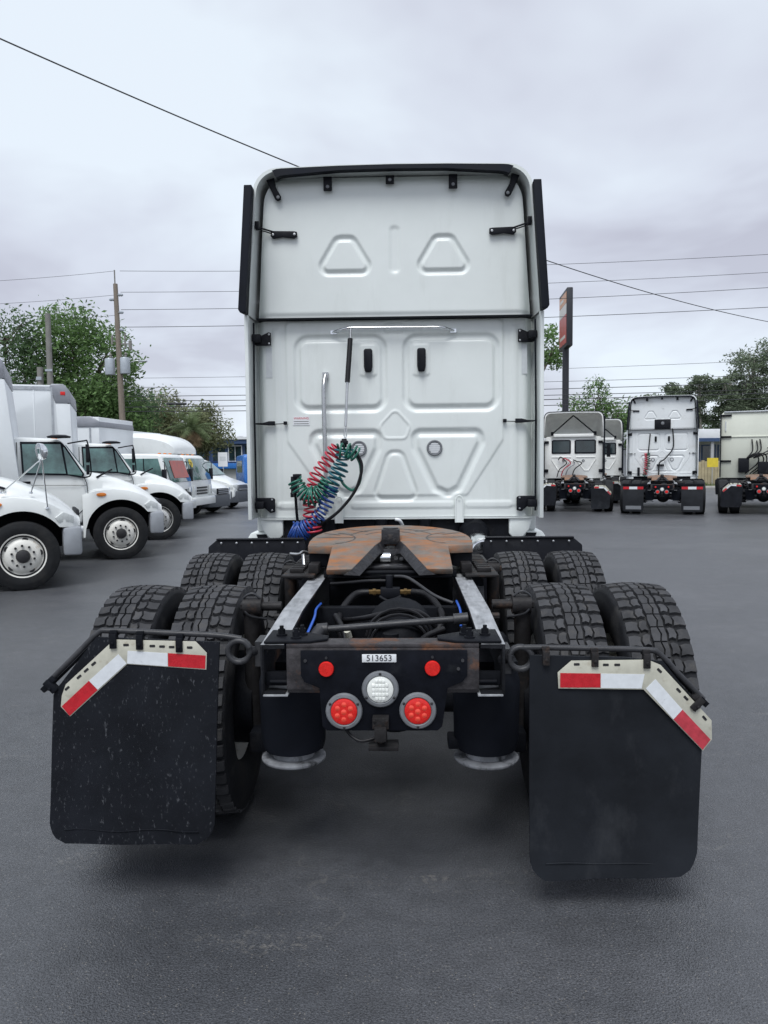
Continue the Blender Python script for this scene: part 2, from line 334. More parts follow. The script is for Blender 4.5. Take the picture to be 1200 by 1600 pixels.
# ------------------------------------------------------------------ ground
def asphalt():
    m = bpy.data.materials.new('asphalt'); m.use_nodes = True; t = m.node_tree; b = t.nodes['Principled BSDF']; L = t.links.new
    g = t.nodes.new('ShaderNodeNewGeometry'); pos = g.outputs['Position']
    def nz(sc, det, ro=0.6, st=None):
        v = pos
        if st:
            mp = t.nodes.new('ShaderNodeMapping'); mp.inputs['Scale'].default_value = st; L(pos, mp.inputs[0]); v = mp.outputs[0]
        n = t.nodes.new('ShaderNodeTexNoise'); n.inputs['Scale'].default_value = sc; n.inputs['Detail'].default_value = det; n.inputs['Roughness'].default_value = ro; L(v, n.inputs['Vector']); return n.outputs['Fac']
    def mrg(a, lo, hi, o0, o1):
        n = t.nodes.new('ShaderNodeMapRange'); L(a, n.inputs[0])
        for i, v in enumerate((lo, hi, o0, o1)): n.inputs[i + 1].default_value = v
        return n.outputs[0]
    def mix(f, a, c, bl='MIX'):
        n = t.nodes.new('ShaderNodeMix'); n.data_type = 'RGBA'; n.blend_type = bl
        if isinstance(f, float): n.inputs[0].default_value = f
        else: L(f, n.inputs[0])
        for k, x in ((6, a), (7, c)):
            if isinstance(x, tuple): n.inputs[k].default_value = (*x, 1)
            else: L(x, n.inputs[k])
        return n.outputs[2]
    big = nz(0.35, 5); fine = nz(130, 3, 0.7); mid = nz(9, 6, 0.65); streak = nz(.55, 8, 0.62, (0.6, 1.1, 1))
    c = mix(mrg(big, 0.35, 0.65, 0, 1), (0.050, 0.0535, 0.060), (0.078, 0.081, 0.089))
    c = mix(mrg(streak, 0.50, 0.75, 0, 0.55), c, (0.135, 0.137, 0.147))
    c = mix(1.0, c, mrg(mid, 0.3, 0.7, 0.82, 1.16), 'MULTIPLY')
    c = mix(1.0, c, mrg(fine, 0.3, 0.7, 0.35, 1.65), 'MULTIPLY')
    # pale exposed stones
    vo = t.nodes.new('ShaderNodeTexVoronoi'); vo.inputs['Scale'].default_value = 70; L(pos, vo.inputs['Vector'])
    sp = mrg(vo.outputs['Distance'], 0.10, 0.22, 1, 0); pick = t.nodes.new('ShaderNodeSeparateColor'); L(vo.outputs['Color'], pick.inputs[0])
    pk = mrg(pick.outputs[0], 0.66, 0.68, 0, 1); spf = t.nodes.new('ShaderNodeMath'); spf.operation = 'MULTIPLY'; L(sp, spf.inputs[0]); L(pk, spf.inputs[1])
    c = mix(spf.outputs[0], c, (0.19, 0.18, 0.165))
    # worn scuffs and cracks where the binder has gone
    sc = nz(1.7, 10, 0.72, (0.7, 1.6, 1)); scf = mrg(sc, 0.575, 0.67, 0, 0.6); msk = mrg(nz(38, 3, 0.7), 0.5, 0.6, 0, 1)
    f2 = t.nodes.new('ShaderNodeMath'); f2.operation = 'MULTIPLY'; L(scf, f2.inputs[0]); L(msk, f2.inputs[1])
    c = mix(f2.outputs[0], c, (0.20, 0.19, 0.175))
    wv = t.nodes.new('ShaderNodeVectorMath'); wv.operation = 'ADD'; nc = t.nodes.new('ShaderNodeTexNoise'); nc.inputs['Scale'].default_value = 2.2; nc.inputs['Detail'].default_value = 6; L(pos, nc.inputs['Vector']); L(pos, wv.inputs[0]); L(nc.outputs['Color'], wv.inputs[1])
    v3 = t.nodes.new('ShaderNodeTexVoronoi'); v3.feature = 'DISTANCE_TO_EDGE'; v3.inputs['Scale'].default_value = 0.75; L(wv.outputs[0], v3.inputs['Vector'])
    ck = mrg(v3.outputs['Distance'], 0.002, 0.008, 0.32, 0); cm_ = mrg(nz(1.3, 4), 0.50, 0.58, 0, 1); f3 = t.nodes.new('ShaderNodeMath'); f3.operation = 'MULTIPLY'; L(ck, f3.inputs[0]); L(cm_, f3.inputs[1])
    c = mix(f3.outputs[0], c, (0.17, 0.165, 0.155))
    L(c, b.inputs['Base Color'])
    L(mrg(big, 0.3, 0.7, 0.30, 0.46), b.inputs['Roughness']); b.inputs['Specular IOR Level'].default_value = 0.75
    vo2 = t.nodes.new('ShaderNodeTexVoronoi'); vo2.inputs['Scale'].default_value = 170; L(pos, vo2.inputs['Vector'])
    ad = t.nodes.new('ShaderNodeMath'); ad.operation = 'ADD'; L(fine, ad.inputs[0]); L(mrg(vo2.outputs['Distance'], 0, .7, 1.6, 0), ad.inputs[1])
    bp = t.nodes.new('ShaderNodeBump'); bp.inputs['Strength'].default_value = 0.35; bp.inputs['Distance'].default_value = 0.004; L(ad.outputs[0], bp.inputs['Height']); L(bp.outputs[0], b.inputs['Normal'])
    MATS['asphalt'] = m
asphalt()
g = MB(); g.add([(-900, -300, -0.02), (900, -300, -0.02), (900, 1500, -0.02), (-900, 1500, -0.02)], [(0, 1, 2, 3)])
tag(g.build('ground', 'grass_soil', fix=False), 'dry grassy ground reaching to the horizon', 'ground', kind='structure')
g = MB(); g.add([(-60, -30, 0), (60, -30, 0), (60, 44, 0), (-60, 44, 0)], [(0, 1, 2, 3)])
tag(g.build('parking_lot', 'asphalt', fix=False), 'dark worn asphalt of the truck lot', 'asphalt', kind='structure')
g = MB(); g.box(-60, 60, 44, 44.35, -0.05, 0.12)
tag(g.build('kerb', 'concrete', bevel=0.02), 'pale concrete kerb along the back of the lot', 'kerb', kind='structure')
g = MB(); g.add([(-300, 56, 0.0), (300, 56, 0.0), (300, 66, 0.0), (-300, 66, 0.0)], [(0, 1, 2, 3)])
tag(g.build('road', 'asphalt', fix=False), 'asphalt road running across behind the lot', 'road', kind='structure')
g = MB()
for i in range(9000):
    x = rnd.uniform(-30, 34); y = rnd.uniform(44.4, 55.6); h = rnd.uniform(0.08, 0.24); a = rnd.uniform(0, PI); w = rnd.uniform(0.015, 0.03)
    dx, dy = math.cos(a) * w, math.sin(a) * w; lx, ly = rnd.uniform(-.06, .06), rnd.uniform(-.06, .06)
    g.add([(x - dx, y - dy, -0.02), (x + dx, y + dy, -0.02), (x + lx, y + ly, h)], [(0, 1, 2)])
tag(g.build('grass', 'grass_blade', fix=False), 'rough green grass on the verge behind the lot', 'grass', kind='stuff')

# ------------------------------------------------------------------ wheels (axis along local x)
def tyre_mesh(name, r=0.52, hw=0.14, pitches=46, tread=True, mat='rubber'):
    m = MB(); k = r / 0.52; rb = r - (0.017 if tread else 0.0)
    prof = [(0.285 * k, -hw * .72), (0.30 * k, -hw * .84), (0.335 * k, -hw * .95), (0.40 * k, -hw * 1.03), (0.445 * k, -hw), (0.45 * k, -hw * .985), (0.475 * k, -hw * .965), (0.497 * k, -hw * .91), (rb - .004, -hw * .85), (rb, -hw * .5)]
    prof = prof + [(a, -b) for a, b in reversed(prof)]
    m.lathe(prof, (0, 0, 0), (1, 0, 0), 64)
    if tread:
        half = [[(.004, .03), (.027, .03), (.031, .5), (.027, .97), (.004, .97), (.013, .5)],
                [(.037, .10), (.050, .02), (.067, .12), (.073, .5), (.066, .80), (.052, .70), (.037, .80), (.042, .45)],
                [(.075, .20), (.098, .08), (.125, .12), (.127, .80), (.100, .76), (.073, .86), (.080, .5)]]
        left = [[(-.002, .03), (-.027, .03), (-.031, .5), (-.027, .97), (-.002, .97), (.007, .5)]] + [[(-u, s_) for u, s_ in p] for p in half[1:]]
        m.mi = 1
        for i in range(pitches):
            for side, polys in ((0.0, half), (0.45, left)):
                for q, p in enumerate(polys):
                    jit = rnd.uniform(-.0012, .0006); top = []; bot = []; cu = sum(a for a, _ in p) / len(p); cs = sum(b for _, b in p) / len(p)
                    for u, s_ in p:
                        for lst, rr, gr in ((top, r, 0.96), (bot, rb - .003, 1.03)):
                            uu = cu + (u - cu) * gr; ss = cs + (s_ - cs) * gr
                            a = 2 * PI * (i + ss + (side if q else 0.0)) / pitches; rad = (rr + jit if lst is top else rr) - 0.62 * uu * uu
                            lst.append((uu * hw / .14, math.cos(a) * rad, math.sin(a) * rad))
                    n = len(p); m.add(top + bot, [tuple(range(n))] + [(j, (j + 1) % n, n + (j + 1) % n, n + j) for j in range(n)])
        me = m.mesh(name, [mat, 'tread'], smooth=None, fix=True)
        sm = [p.material_index == 0 for p in me.polygons]; me.polygons.foreach_set('use_smooth', sm); return me
    return m.mesh(name, mat, smooth=40)
TYRE = tyre_mesh('tyre')
TYRE_FAR = tyre_mesh('tyre', tread=False, mat='tyre_far')
def drive_rim():
    m = MB()
    m.lathe([(.30, -.11), (.285, -.10), (.26, -.07), (.26, .07), (.285, .10), (.30, .11), (.29, .115), (.25, .08), (.245, -.09), (.16, -.03), (.15, .02), (.09, .03), (.0, .03)], (0, 0, 0), (1, 0, 0), 40)
    return m.mesh('wheel', 'rim_white', smooth=35)
RIM_D = drive_rim()
def wheel(parent, x, y, r=0.52, tyre=None, rim=None, rot=0, sc=1.0, flip=False):
    w = mkobj('wheel', rim or RIM_D, parent, (x, y, r), (rot, 0, PI if flip else 0), (sc,) * 3)
    mkobj('tyre', tyre or TYRE, w); return w

# ------------------------------------------------------------------ the near tractor truck
YAW = R(-1.64)
T = thing('tractor_truck', 'large white sleeper tractor truck seen from behind in the foreground', 'truck', (-0.011, 2.7, 0), YAW)
def P(mb, name, mat, parent=None, **k): return mb.build(name, mat, parent or T, **k)

# frame rails
for s in (-1, 1):
    rings = []
    for y, zt, zb in ((0, .952, .775), (.10, .956, .762), (.52, .98, .71), (1.2, .98, .70), (8.0, .98, .70)):
        w = .435
        ring = [(w, zt), (w - .085, zt), (w - .085, zt - .010), (w - .010, zt - .012), (w - .010, zb + .012), (w - .085, zb + .010), (w - .085, zb), (w, zb)]
        rings.append([(s * a, y, b) for a, b in ring])
    m = MB(); m.loft(rings, closed=True, caps=True); rail = P(m, 'frame_rail', 'rail_rust')
    m = MB()
    m.loft([[(s * .437, y, z + .003), (s * .352, y, z + .003)] for y, z in ((.004, .952), (.10, .956), (.52, .98), (1.6, .98), (4.0, .98))])
    m.loft([[(s * .4375, y, z + .003), (s * .4375, y, z - .012)] for y, z in ((.004, .952), (.10, .956), (.52, .98), (1.6, .98), (4.0, .98))])
    P(m, 'top_flange', 'rail_steel', rail, smooth=60)
    m = MB()
    for y in (.32, .62, .80, 1.05, 1.3):
        for z in (.78, .90):
            m.cyl((s * .435, y, z), (s * .46, y, z), .013, n=8)
    for y, z in ((.58, .94), (.68, .86)): m.cyl((s * .435, y, z), (s * .485, y, z), .016, n=8)
    P(m, 'rail_bolt', 'cast_dark', rail)['kind'] = 'stuff'
# tail crossmember
m = MB(); m.box(-.345, .345, .006, .10, .942, .957); m.box(-.345, .345, .006, .018, .79, .942); m.box(-.345, .345, .02, .12, .775, .787)
cm = P(m, 'crossmember', 'crossmember_rust', bevel=.003)
for s in (-1, 1):
    m = MB(); m.prism([(s * .425, .005), (s * .425, .20), (s * .345, .20), (s * .20, .10), (s * .20, .05), (s * .26, .012)], 'z', .9585, .967)
    gp = P(m, 'gusset_plate', 'black_frame', cm, bevel=.002)
    for x, y in ((.375, .10), (.30, .11), (.315, .055)):
        m = MB(); m.cyl((s * x, y, .967), (s * x, y, .974), .020, n=12); m.cyl((s * x, y, .974), (s * x, y, .992), .0135, n=6); m.cyl((s * x, y, .992), (s * x, y, 1.004), .008, n=8)
        P(m, 'bolt', 'black_frame', cm)
    m = MB(); m.box(s * .43 if s < 0 else .34, s * .34 if s < 0 else .43, -.004, .11, .768, .776); P(m, 'rail_lip', 'rail_steel', cm, bevel=.002); m = MB(); m.box(min(s*.428, s*.436), max(s*.428, s*.436), -.006, .10, .775, .951)
    P(m, 'rail_end', 'rail_rust', cm, bevel=.002)
    m = MB(); m.box(min(s * .425, s * .22), max(s * .425, s * .22), .03, .05, .80, .85); m.cyl((s * .41, .026, .815), (s * .25, .026, .815), .008, n=8)
    P(m, 'tail_brace', 'black_frame', cm, bevel=.003)
# tail plate and lamps
m = MB(); m.prism([(-.292, .936), (.302, .936), (.302, .845), (.285, .822), (.232, .80), (.212, .66), (.195, .645), (-.20, .645), (-.217, .66), (-.226, .80), (-.28, .822), (-.292, .845)], 'y', -.006, .002)
tp = P(m, 'tail_plate', 'tail_plate', bevel=.002)
m = MB(); m.box(-.072, .050, -.0085, -.0065, .894, .923); tg = P(m, 'number_tag', 'tag_white', bevel=.0006)
mkobj('lettering', text_mesh('513653', .031, 'ink'), tg, (-.011, -.0095, .9085), (PI / 2, 0, 0))
def lamp(x, z, lens, core, name):
    m = MB(); m.lathe([(.066, .001), (.066, .006), (.062, .011), (.052, .013), (.048, .010), (.048, 0)], (x, -.007, z), (0, -1, 0), 40)
    b = P(m, name, 'lamp_bezel', smooth=40)
    m = MB(); m.lathe([(.048, .006), (.0465, .013), (.041, .0155), (.024, .0165), (.0, .017)], (x, -.007, z), (0, -1, 0), 36); P(m, 'lens', lens, b, smooth=40)
    if core == 'lens_red_core':
        for k in range(7):
            a = k * PI / 3; r = .026 if k < 6 else 0
            m = MB(); cx, cz = x + r * math.cos(a + .5), z + r * math.sin(a + .5); h = .0125 if k < 6 else .0135
            m.lathe([(.0105, 0), (.0105, .0042), (.006, .0064), (0, .007)], (cx, -.007 - h + .001, cz), (0, -1, 0), 10); P(m, 'diode', core, b, smooth=40)
    else:
        for dx, dz, w, h in [(-.024 + .012 * i, .016 * j, .0105, .0145) for i in range(5) for j in (-1, 0, 1)] + [(-.012 + .012 * i, .031 * j, .0105, .013) for i in range(3) for j in (-1, 1)]:
            m = MB(); m.box(x + dx - w / 2, x + dx + w / 2, -.0262, -.016, z + dz - h / 2, z + dz + h / 2); P(m, 'reflector_cell', core, b, bevel=.0025)
    for a in (90, 210, 330) if core == 'lens_red_core' else (30, 150, 270):
        m = MB(); m.lathe([(.005, 0), (.005, .002), (.003, .0035), (0, .004)], (x + .057 * math.cos(R(a + 180)), -.019, z + .057 * math.sin(R(a + 180))), (0, -1, 0), 10); P(m, 'screw', 'dark_hub', b, smooth=40)
    return b
lamp(-.138, .718, 'lens_red', 'lens_red_core', 'tail_lamp')
lamp(.125, .720, 'lens_red', 'lens_red_core', 'tail_lamp')
lamp(-.008, .798, 'lens_clear', 'lens_inner', 'reversing_lamp')
for x, z in ((-.200, .870), (.178, .872)):
    m = MB(); m.lathe([(.0275, 0), (.0275, .006), (.025, .009), (0, .0095)], (x, -.007, z), (0, -1, 0), 32); P(m, 'round_reflector', 'lens_red', smooth=40)
    m = MB(); m.cyl((x, -.006, z + .040), (x, -.010, z + .040), .005, n=8); P(m, 'screw', 'bar_steel', tp)
for x, z in ((-.275, .90), (.285, .90), (.27, .87)):
    m = MB(); m.cyl((x, -.006, z), (x, -.011, z), .006, n=8); P(m, 'screw', 'bar_steel', tp)
# socket bracket below the lamps
m = MB(); m.box(-.036, .022, -.05, -.008, .665, .705); m.box(-.028, .014, -.075, -.02, .628, .675); m.cyl((-.007, -.03, .63), (-.007, .06, .60), .022, n=12)
m.box(-.052, .055, -.02, .06, .575, .59); m.cyl((-.028, -.05, .695), (-.028, -.056, .695), .006, n=8); m.cyl((.014, -.05, .695), (.014, -.056, .695), .006, n=8)
P(m, 'socket_bracket', 'cast_dark', bevel=.004)
m = MB(); m.tube(crom([(-.138, .0, .66), (-.12, .01, .625), (-.08, .0, .605), (-.03, .01, .612)]), .006, 8); P(m, 'lamp_cable', 'hose_black', smooth=60)

# mud flaps with hanger arms and reflective strips
def flap(pts, arm, ring, plate, tapes, clips, mat, slots, bow, shear=0.0):
    s = 1 if pts[0][0] > 0 else -1; xc = sum(p[0] for p in pts) / len(pts); pts = [(x, z - shear * (x - xc)) for x, z in pts]
    # curved rubber sheet: subdivide polygon rows for a slight bow
    zs = sorted(set([p[1] for p in pts])); zmin, zmax = min(zs), max(zs)
    def span(z):
        xs = []
        for i in range(len(pts)):
            (x0, z0), (x1, z1) = pts[i], pts[(i + 1) % len(pts)]
            if (z0 - z) * (z1 - z) <= 0 and abs(z0 - z1) > 1e-6: xs.append(x0 + (x1 - x0) * (z - z0) / (z1 - z0))
        return min(xs), max(xs)
    rows = []; N = 40; K = 16
    for i in range(N + 1):
        z = zmin + .0005 + (zmax - zmin - .001) * i / N; a, b = span(z)
        rows.append([(a + (b - a) * j / K, z) for j in range(K + 1)])
    def Y(x, z):
        t = (zmax - z) / (zmax - zmin)
        return .004 + bow[0] * t * t + bow[1] * math.sin(t * PI) * (.4 + (x - xc)) + .004 * math.sin(x * 17 + z * 9) * t + (.006 if .93 < t < .945 else 0) * 0
    m = MB(); th = .011
    fr = [[(x, Y(x, z), z) for x, z in r] for r in rows]; bk = [[(x, y + th, z) for x, y, z in r] for r in fr]
    m.loft(fr); m.loft(bk)
    loop = lambda g: g[0] + [r[-1] for r in g[1:-1]] + g[-1][::-1] + [r[0] for r in g[1:-1]][::-1]
    m.loft([loop(fr), loop(bk)], closed=True)
    m.v = [(x, y, z + shear * (x - xc)) for x, y, z in m.v]
    fo = P(m, 'mud_flap', mat, smooth=50)
    # moulded bead along the bottom
    a, b = span(zmin + .055); m = MB(); m.tube([(a + .05 + (b - a - .1) * i / 12, Y(a + (b - a) * i / 12, zmin + .055) - .0005, zmin + .052 + .003 * math.sin(i)) for i in range(13)], .0025, 6); P(m, 'bead', mat, fo, smooth=60)
    # arm
    m = MB(); ar = crom([(x, .016, z) for x, z in arm], 6); m.tube(ar, .0105, 8, up=(0, 1, 0), sx=1.0)
    cr = [(ring[0] + .040 * math.cos(t), .016 + .010 * t / (2 * PI), ring[1] + .040 * math.sin(t)) for t in [R(-200 + 20 * i) if s > 0 else R(-340 + 20 * i) for i in range(37)]]
    m.tube(cr, .0105, 8)
    m.tube([(ring[0] - s * .035, .02, ring[1] - .0), (ring[0] - s * .06, .05, ring[1] - .01), (s * .436, .08, ring[1] - .02)], .018, 8)
    m.box(min(s * .437, s * .462), max(s * .437, s * .462), .03, .14, ring[1] - .06, ring[1] + .03)
    P(m, 'flap_hanger', 'bar_steel', smooth=50)
    # strip plate
    m = MB(); m.prism(plate, 'y', -.0035, -.0005); so_ = P(m, 'strip_plate', 'cream_steel', bevel=.0008)
    for pts_, mt in tapes:
        m = MB(); m.prism(pts_, 'y', -.0048, -.0037); P(m, 'reflective_tape', mt, so_)
    for x, z, a in slots:
        m = MB(); pr = [(x + math.cos(a) * (.009 * sg) - math.sin(a) * .0045 * sh, z + math.sin(a) * (.009 * sg) + math.cos(a) * .0045 * sh) for sg, sh in ((-1, -1), (1, -1), (1.2, 0), (1, 1), (-1, 1), (-1.2, 0))]
        m.prism(pr, 'y', -.0042, -.0034); P(m, 'slot', 'dark_hub', so_)
    for x, z, a in clips:
        Rm = Matrix.Rotation(-a, 3, 'Y')
        m = MB(); m.obox((x, .002, z - .006 * math.cos(a)), (.024, .03, .052), Rm); m.obox((x, .012, z + .022 * math.cos(a)), (.026, .032, .022), Rm)
        m.cyl((x, -.013, z - .012), (x, -.018, z - .012), .006, n=8); P(m, 'clip', 'cast_dark' if s > 0 else 'black_frame', fo, bevel=.002)
flap([(.524, .915), (.521, .176), (.534, .138), (.575, .107), (1.052, .124), (1.094, .15), (1.115, .202), (1.136, .583), (1.11, .745), (.985, .903)],
     [(.505, .940), (.576, .940), (.751, .936), (.937, .930), (.985, .915), (1.06, .835), (1.14, .752)], (.494, .901),
     [(.621, .855), (.669, .897), (.937, .900), (.982, .881), (1.163, .682), (1.166, .613), (1.135, .571), (.923, .793), (.624, .797)],
     [([(.630, .853), (.7715, .851), (.7715, .801), (.630, .801)], 'tape_red'), ([(.773, .851), (.926, .848), (.916, .797), (.773, .799)], 'tape_white'),
      ([(.964, .831), (1.060, .721), (1.029, .686), (.931, .797)], 'tape_white'), ([(1.0605, .7205), (1.160, .613), (1.133, .576), (1.0295, .6855)], 'tape_faded')],
     [(.580, .914, 0), (.751, .908, 0), (.933, .902, 0), (1.112, .745, R(-45))], 'flap_clean',
     [(.688, .884, 0), (.790, .882, 0), (.830, .882, 0), (.978, .861, R(-45)), (1.046, .790, R(-47)), (1.072, .762, R(-47)), (1.138, .69, R(-50))], (-.035, .02), .0356)
flap([(-.584, .970), (-.612, .297), (-.633, .255), (-.68, .226), (-1.162, .226), (-1.205, .250), (-1.22, .297), (-1.192, .782), (-1.031, .985)],
     [(-.507, .975), (-.602, .988), (-.80, .998), (-.985, 1.006), (-1.03, .996), (-1.12, .91), (-1.228, .806)], (-.516, .930),
     [(-1.161, .773), (-1.145, .814), (-.962, .978), (-.668, .970), (-.629, .928), (-.632, .867), (-.918, .888), (-1.133, .696), (-1.166, .732)],
     [([(-.915, .937), (-.7705, .928), (-.771, .880), (-.918, .891)], 'tape_white'), ([(-.769, .928), (-.633, .919), (-.636, .871), (-.7695, .880)], 'tape_red'),
      ([(-.949, .925), (-.920, .891), (-1.028, .795), (-1.059, .828)], 'tape_white'), ([(-1.0595, .8275), (-1.0285, .7945), (-1.134, .699), (-1.162, .734)], 'tape_red')],
     [(-.966, .978, 0), (-.870, .974, 0), (-.727, .964, 0), (-1.20, .812, R(45))], 'flap',
     [(-.92, .958, 0), (-.825, .954, 0), (-.79, .952, 0), (-.755, .950, 0), (-.69, .948, 0), (-1.04, .89, R(40)), (-1.068, .866, R(40)), (-1.095, .842, R(40)), (-1.14, .80, R(40))], (-.02, -.02))
# loop of rod behind the slanted end of each hanger
for s, x0, z0, x1, z1 in ((1, 1.0, .885, 1.135, .74), (-1, -1.045, .965, -1.22, .795)):
    m = MB(); m.tube([(x0, .035, z0), ((x0 + x1) / 2, .04, (z0 + z1) / 2), (x1, .03, z1)], .006, 6); m.obox((x1 + s * .002, .022, z1 + .006), (.034, .045, .02), Matrix.Rotation(s * R(45), 3, 'Y')); P(m, 'hanger_tip', 'black_frame', smooth=50)

# axles, wheels, suspension
for ya in (.82, 2.12):
    for s in (-1, 1):
        for x in (.785, 1.125): wheel(T, s * x, ya, rot=rnd.uniform(0, 6), flip=(s < 0))
    m = MB(); m.cyl((-1.0, ya, .52), (1.0, ya, .52), .075, n=16)
    for s in (-1, 1): m.cyl((s * .60, ya, .52), (s * .74, ya, .52), .21, n=28)
    m.lathe([(0, -.2), (.10, -.19), (.17, -.13), (.205, -.03), (.20, .08), (.14, .2), (.08, .26), (0, .28)], (.03, ya, .56), (0, 1, 0), 28)
    P(m, 'axle', 'black_frame', smooth=45)
m = MB(); m.lathe([(0, -.17), (.06, -.165), (.11, -.13), (.145, -.06), (.15, .0), (.15, .12), (.10, .16)], (.055, .78, .80), (0, 1, .25), 28); P(m, 'brake_chamber', 'black_frame', smooth=40)
m = MB()
for k in range(3): m.tube([(.055 + (.125 + .012 * k) * math.cos(t), .62 + .03 * k, .815 + (.10 + .02 * k) * math.sin(t)) for t in [R(8 + 16.4 * i) for i in range(11)]], .007, 6)
P(m, 'looped_hose', 'hose_black', smooth=60)
for x in (-.375, .405):
    m = MB(); m.lathe([(.0, .02), (.09, .02), (.118, .03), (.130, .07), (.132, .20), (.135, .30), (.12, .36), (.10, .38), (0, .38)], (x, .35, .425), (0, 0, 1), 36); a = P(m, 'air_spring', 'black_rubber', smooth=40)
    m = MB(); m.lathe([(0, -.012), (.124, -.012), (.130, -.006), (.130, .0), (.125, .003), (.085, .006), (.08, .03), (0, .03)], (x, .35, .417), (0, 0, 1), 36); P(m, 'dusty_piston', 'dusty_base', a, smooth=50)
    s = -1 if x < 0 else 1
    m = MB(); m.box(x - .11, x + .11, .24, .46, .80, .83); P(m, 'spring_seat', 'black_frame'); m = MB(); m.box(min(s * .25, s * .50), max(s * .25, s * .50), .30, .40, .46, .50); P(m, 'spring_mount', 'black_frame', bevel=.006); m = MB(); m.box(x - .05, x + .05, .48, .9, .42, .48); P(m, 'spring_beam', 'black_frame', bevel=.006)
for s in (-1, 1):
    for ya in (.62, 1.75):
        z = .985 if s > 0 else .98
        m = MB(); m.cyl((s * .545, ya, z), (s * .625, ya, z), .042, n=20); m.cyl((s * .46, ya, z), (s * .56, ya, z), .02, n=12); m.tube([(s * .59, ya, z), (s * .60, ya + .05, .55), (s * .60, ya + .06, .40)], .036, 12)
        m.cyl((s * .625, ya, z), (s * .638, ya, z), .019, n=6); P(m, 'shock_absorber', 'cast_dark', smooth=40)
        m = MB(); m.tube(crom([(s * .55, ya - .02, z + .04), (s * .585, ya - .03, z + .062), (s * .625, ya - .02, z + .03), (s * .60, ya - .04, z - .03), (s * .52, ya - .03, z - .05)]), .005, 6); P(m, 'shock_line', 'bar_steel', smooth=60)
    m = MB(); m.box(min(s * .47, s * .60), max(s * .47, s * .60), .55, 1.0, .35, .44); m.box(min(s * .44, s * .5), max(s * .44, s * .5), 1.1, 1.8, .35, .72); m.cyl((s * .52, .82, .60), (s * .52, 1.1, .70), .08, n=16); P(m, 'suspension_arm', 'black_frame', bevel=.01)
# dark crossmembers and plumbing between the rails
m = MB(); m.box(-.345, .345, 1.0, 1.06, .70, .90); P(m, 'inner_crossmember', 'black_frame', bevel=.006)
for y_ in (1.55, 2.6):
    m = MB(); m.box(-.345, .345, y_, y_ + .08, .70, .96); P(m, 'inner_crossmember', 'black_frame', bevel=.006)
m = MB(); m.tube([(-.262, .50, .902), (.295, .50, .944)], .0145, 12); m.cyl((-.29, .50, .90), (-.245, .50, .904), .027, n=14)
m.tube([(-.275, .50, .90), (-.30, .47, .875), (-.27, .40, .835), (-.24, .36, .80)], [.03, .032, .032, .03], 12); m.cyl((.285, .50, .943), (.345, .50, .948), .024, n=12); P(m, 'torque_rod', 'bar_steel', smooth=45)
m = MB(); m.box(-.045, .055, 1.17, 1.23, .915, .965); m.cyl((0, 1.2, .96), (0, 1.2, 1.03), .018, n=10); m.tube(crom([(-.05, 1.17, .925), (0, 1.15, .905), (.06, 1.17, .925)]), .009, 8); tee = P(m, 'air_tee', 'black_plastic', bevel=.006)
for a, b in ((-.105, -.045), (.055, .115)):
    m = MB(); m.cyl((a, 1.2, .942), (b, 1.2, .942), .013, n=6); m.cyl((a + .02, 1.2, .942), (a + .035, 1.2, .942), .018, n=6); P(m, 'brass_fitting', 'brass', tee)
HOSES = [([(-.105, 1.2, .942), (-.18, 1.18, .93), (-.24, 1.0, .86), (-.21, .80, .80), (-.12, .7, .76)], .018, 'hose_black'),
         ([(.115, 1.2, .942), (.20, 1.15, .93), (.26, .95, .86), (.20, .85, .78), (.1, .8, .74)], .018, 'hose_black'),
         ([(-.31, 1.3, .97), (-.2, 1.25, .985), (-.1, 1.2, 1.0), (-.02, 1.2, 1.0)], .009, 'hose_black'),
         ([(.03, 1.22, 1.02), (.10, 1.15, 1.02), (.22, 1.0, .96), (.31, .95, .93)], .008, 'bar_steel'),
         ([(-.33, 1.0, .92), (-.33, .8, .93), (-.315, .6, .93), (-.325, .35, .89), (-.335, .2, .83)], .006, 'line_blue'),
         ([(.33, 1.0, .93), (.335, .8, .92), (.33, .7, .87)], .006, 'line_blue'),
         ([(-.30, 1.3, .80), (-.22, 1.0, .84), (-.10, .75, .90), (.02, .70, .935), (.14, .72, .93), (.22, .75, .86)], .013, 'hose_black'),
         ([(-.28, 1.2, .76), (-.16, .9, .84), (-.05, .66, .88), (.08, .62, .905), (.17, .66, .86)], .010, 'hose_black'),
         ([(-.25, .9, .88), (-.20, .75, .84), (-.17, .6, .80), (-.15, .5, .75)], .015, 'hose_black'),
         ([(.25, .6, .88), (.16, .55, .85), (.12, .5, .78), (.12, .45, .7)], .014, 'hose_black'),
         ([(-.34, .45, .88), (-.2, .35, .84), (0, .3, .86), (.2, .35, .84), (.34, .4, .88)], .009, 'hose_black')]
for p, r, mt in HOSES:
    m = MB(); m.tube(crom(p, 8), r, 8); P(m, 'air_line', mt, smooth=60)
m = MB(); m.cyl((-.165, .62, .84), (-.172, .60, .875), .015, n=10); P(m, 'pale_connector', 'cream_steel')
m = MB(); m.cyl((.02, .5, .70), (.02, .5, .86), .05, n=16); m.cyl((.02, .5, .86), (.02, .5, .885), .035, n=12); P(m, 'height_valve', 'black_frame', smooth=40)
m = MB(); m.cyl((-.28, 1.7, .80), (.28, 1.7, .80), .13, n=24); P(m, 'air_tank', 'black_frame', smooth=40)

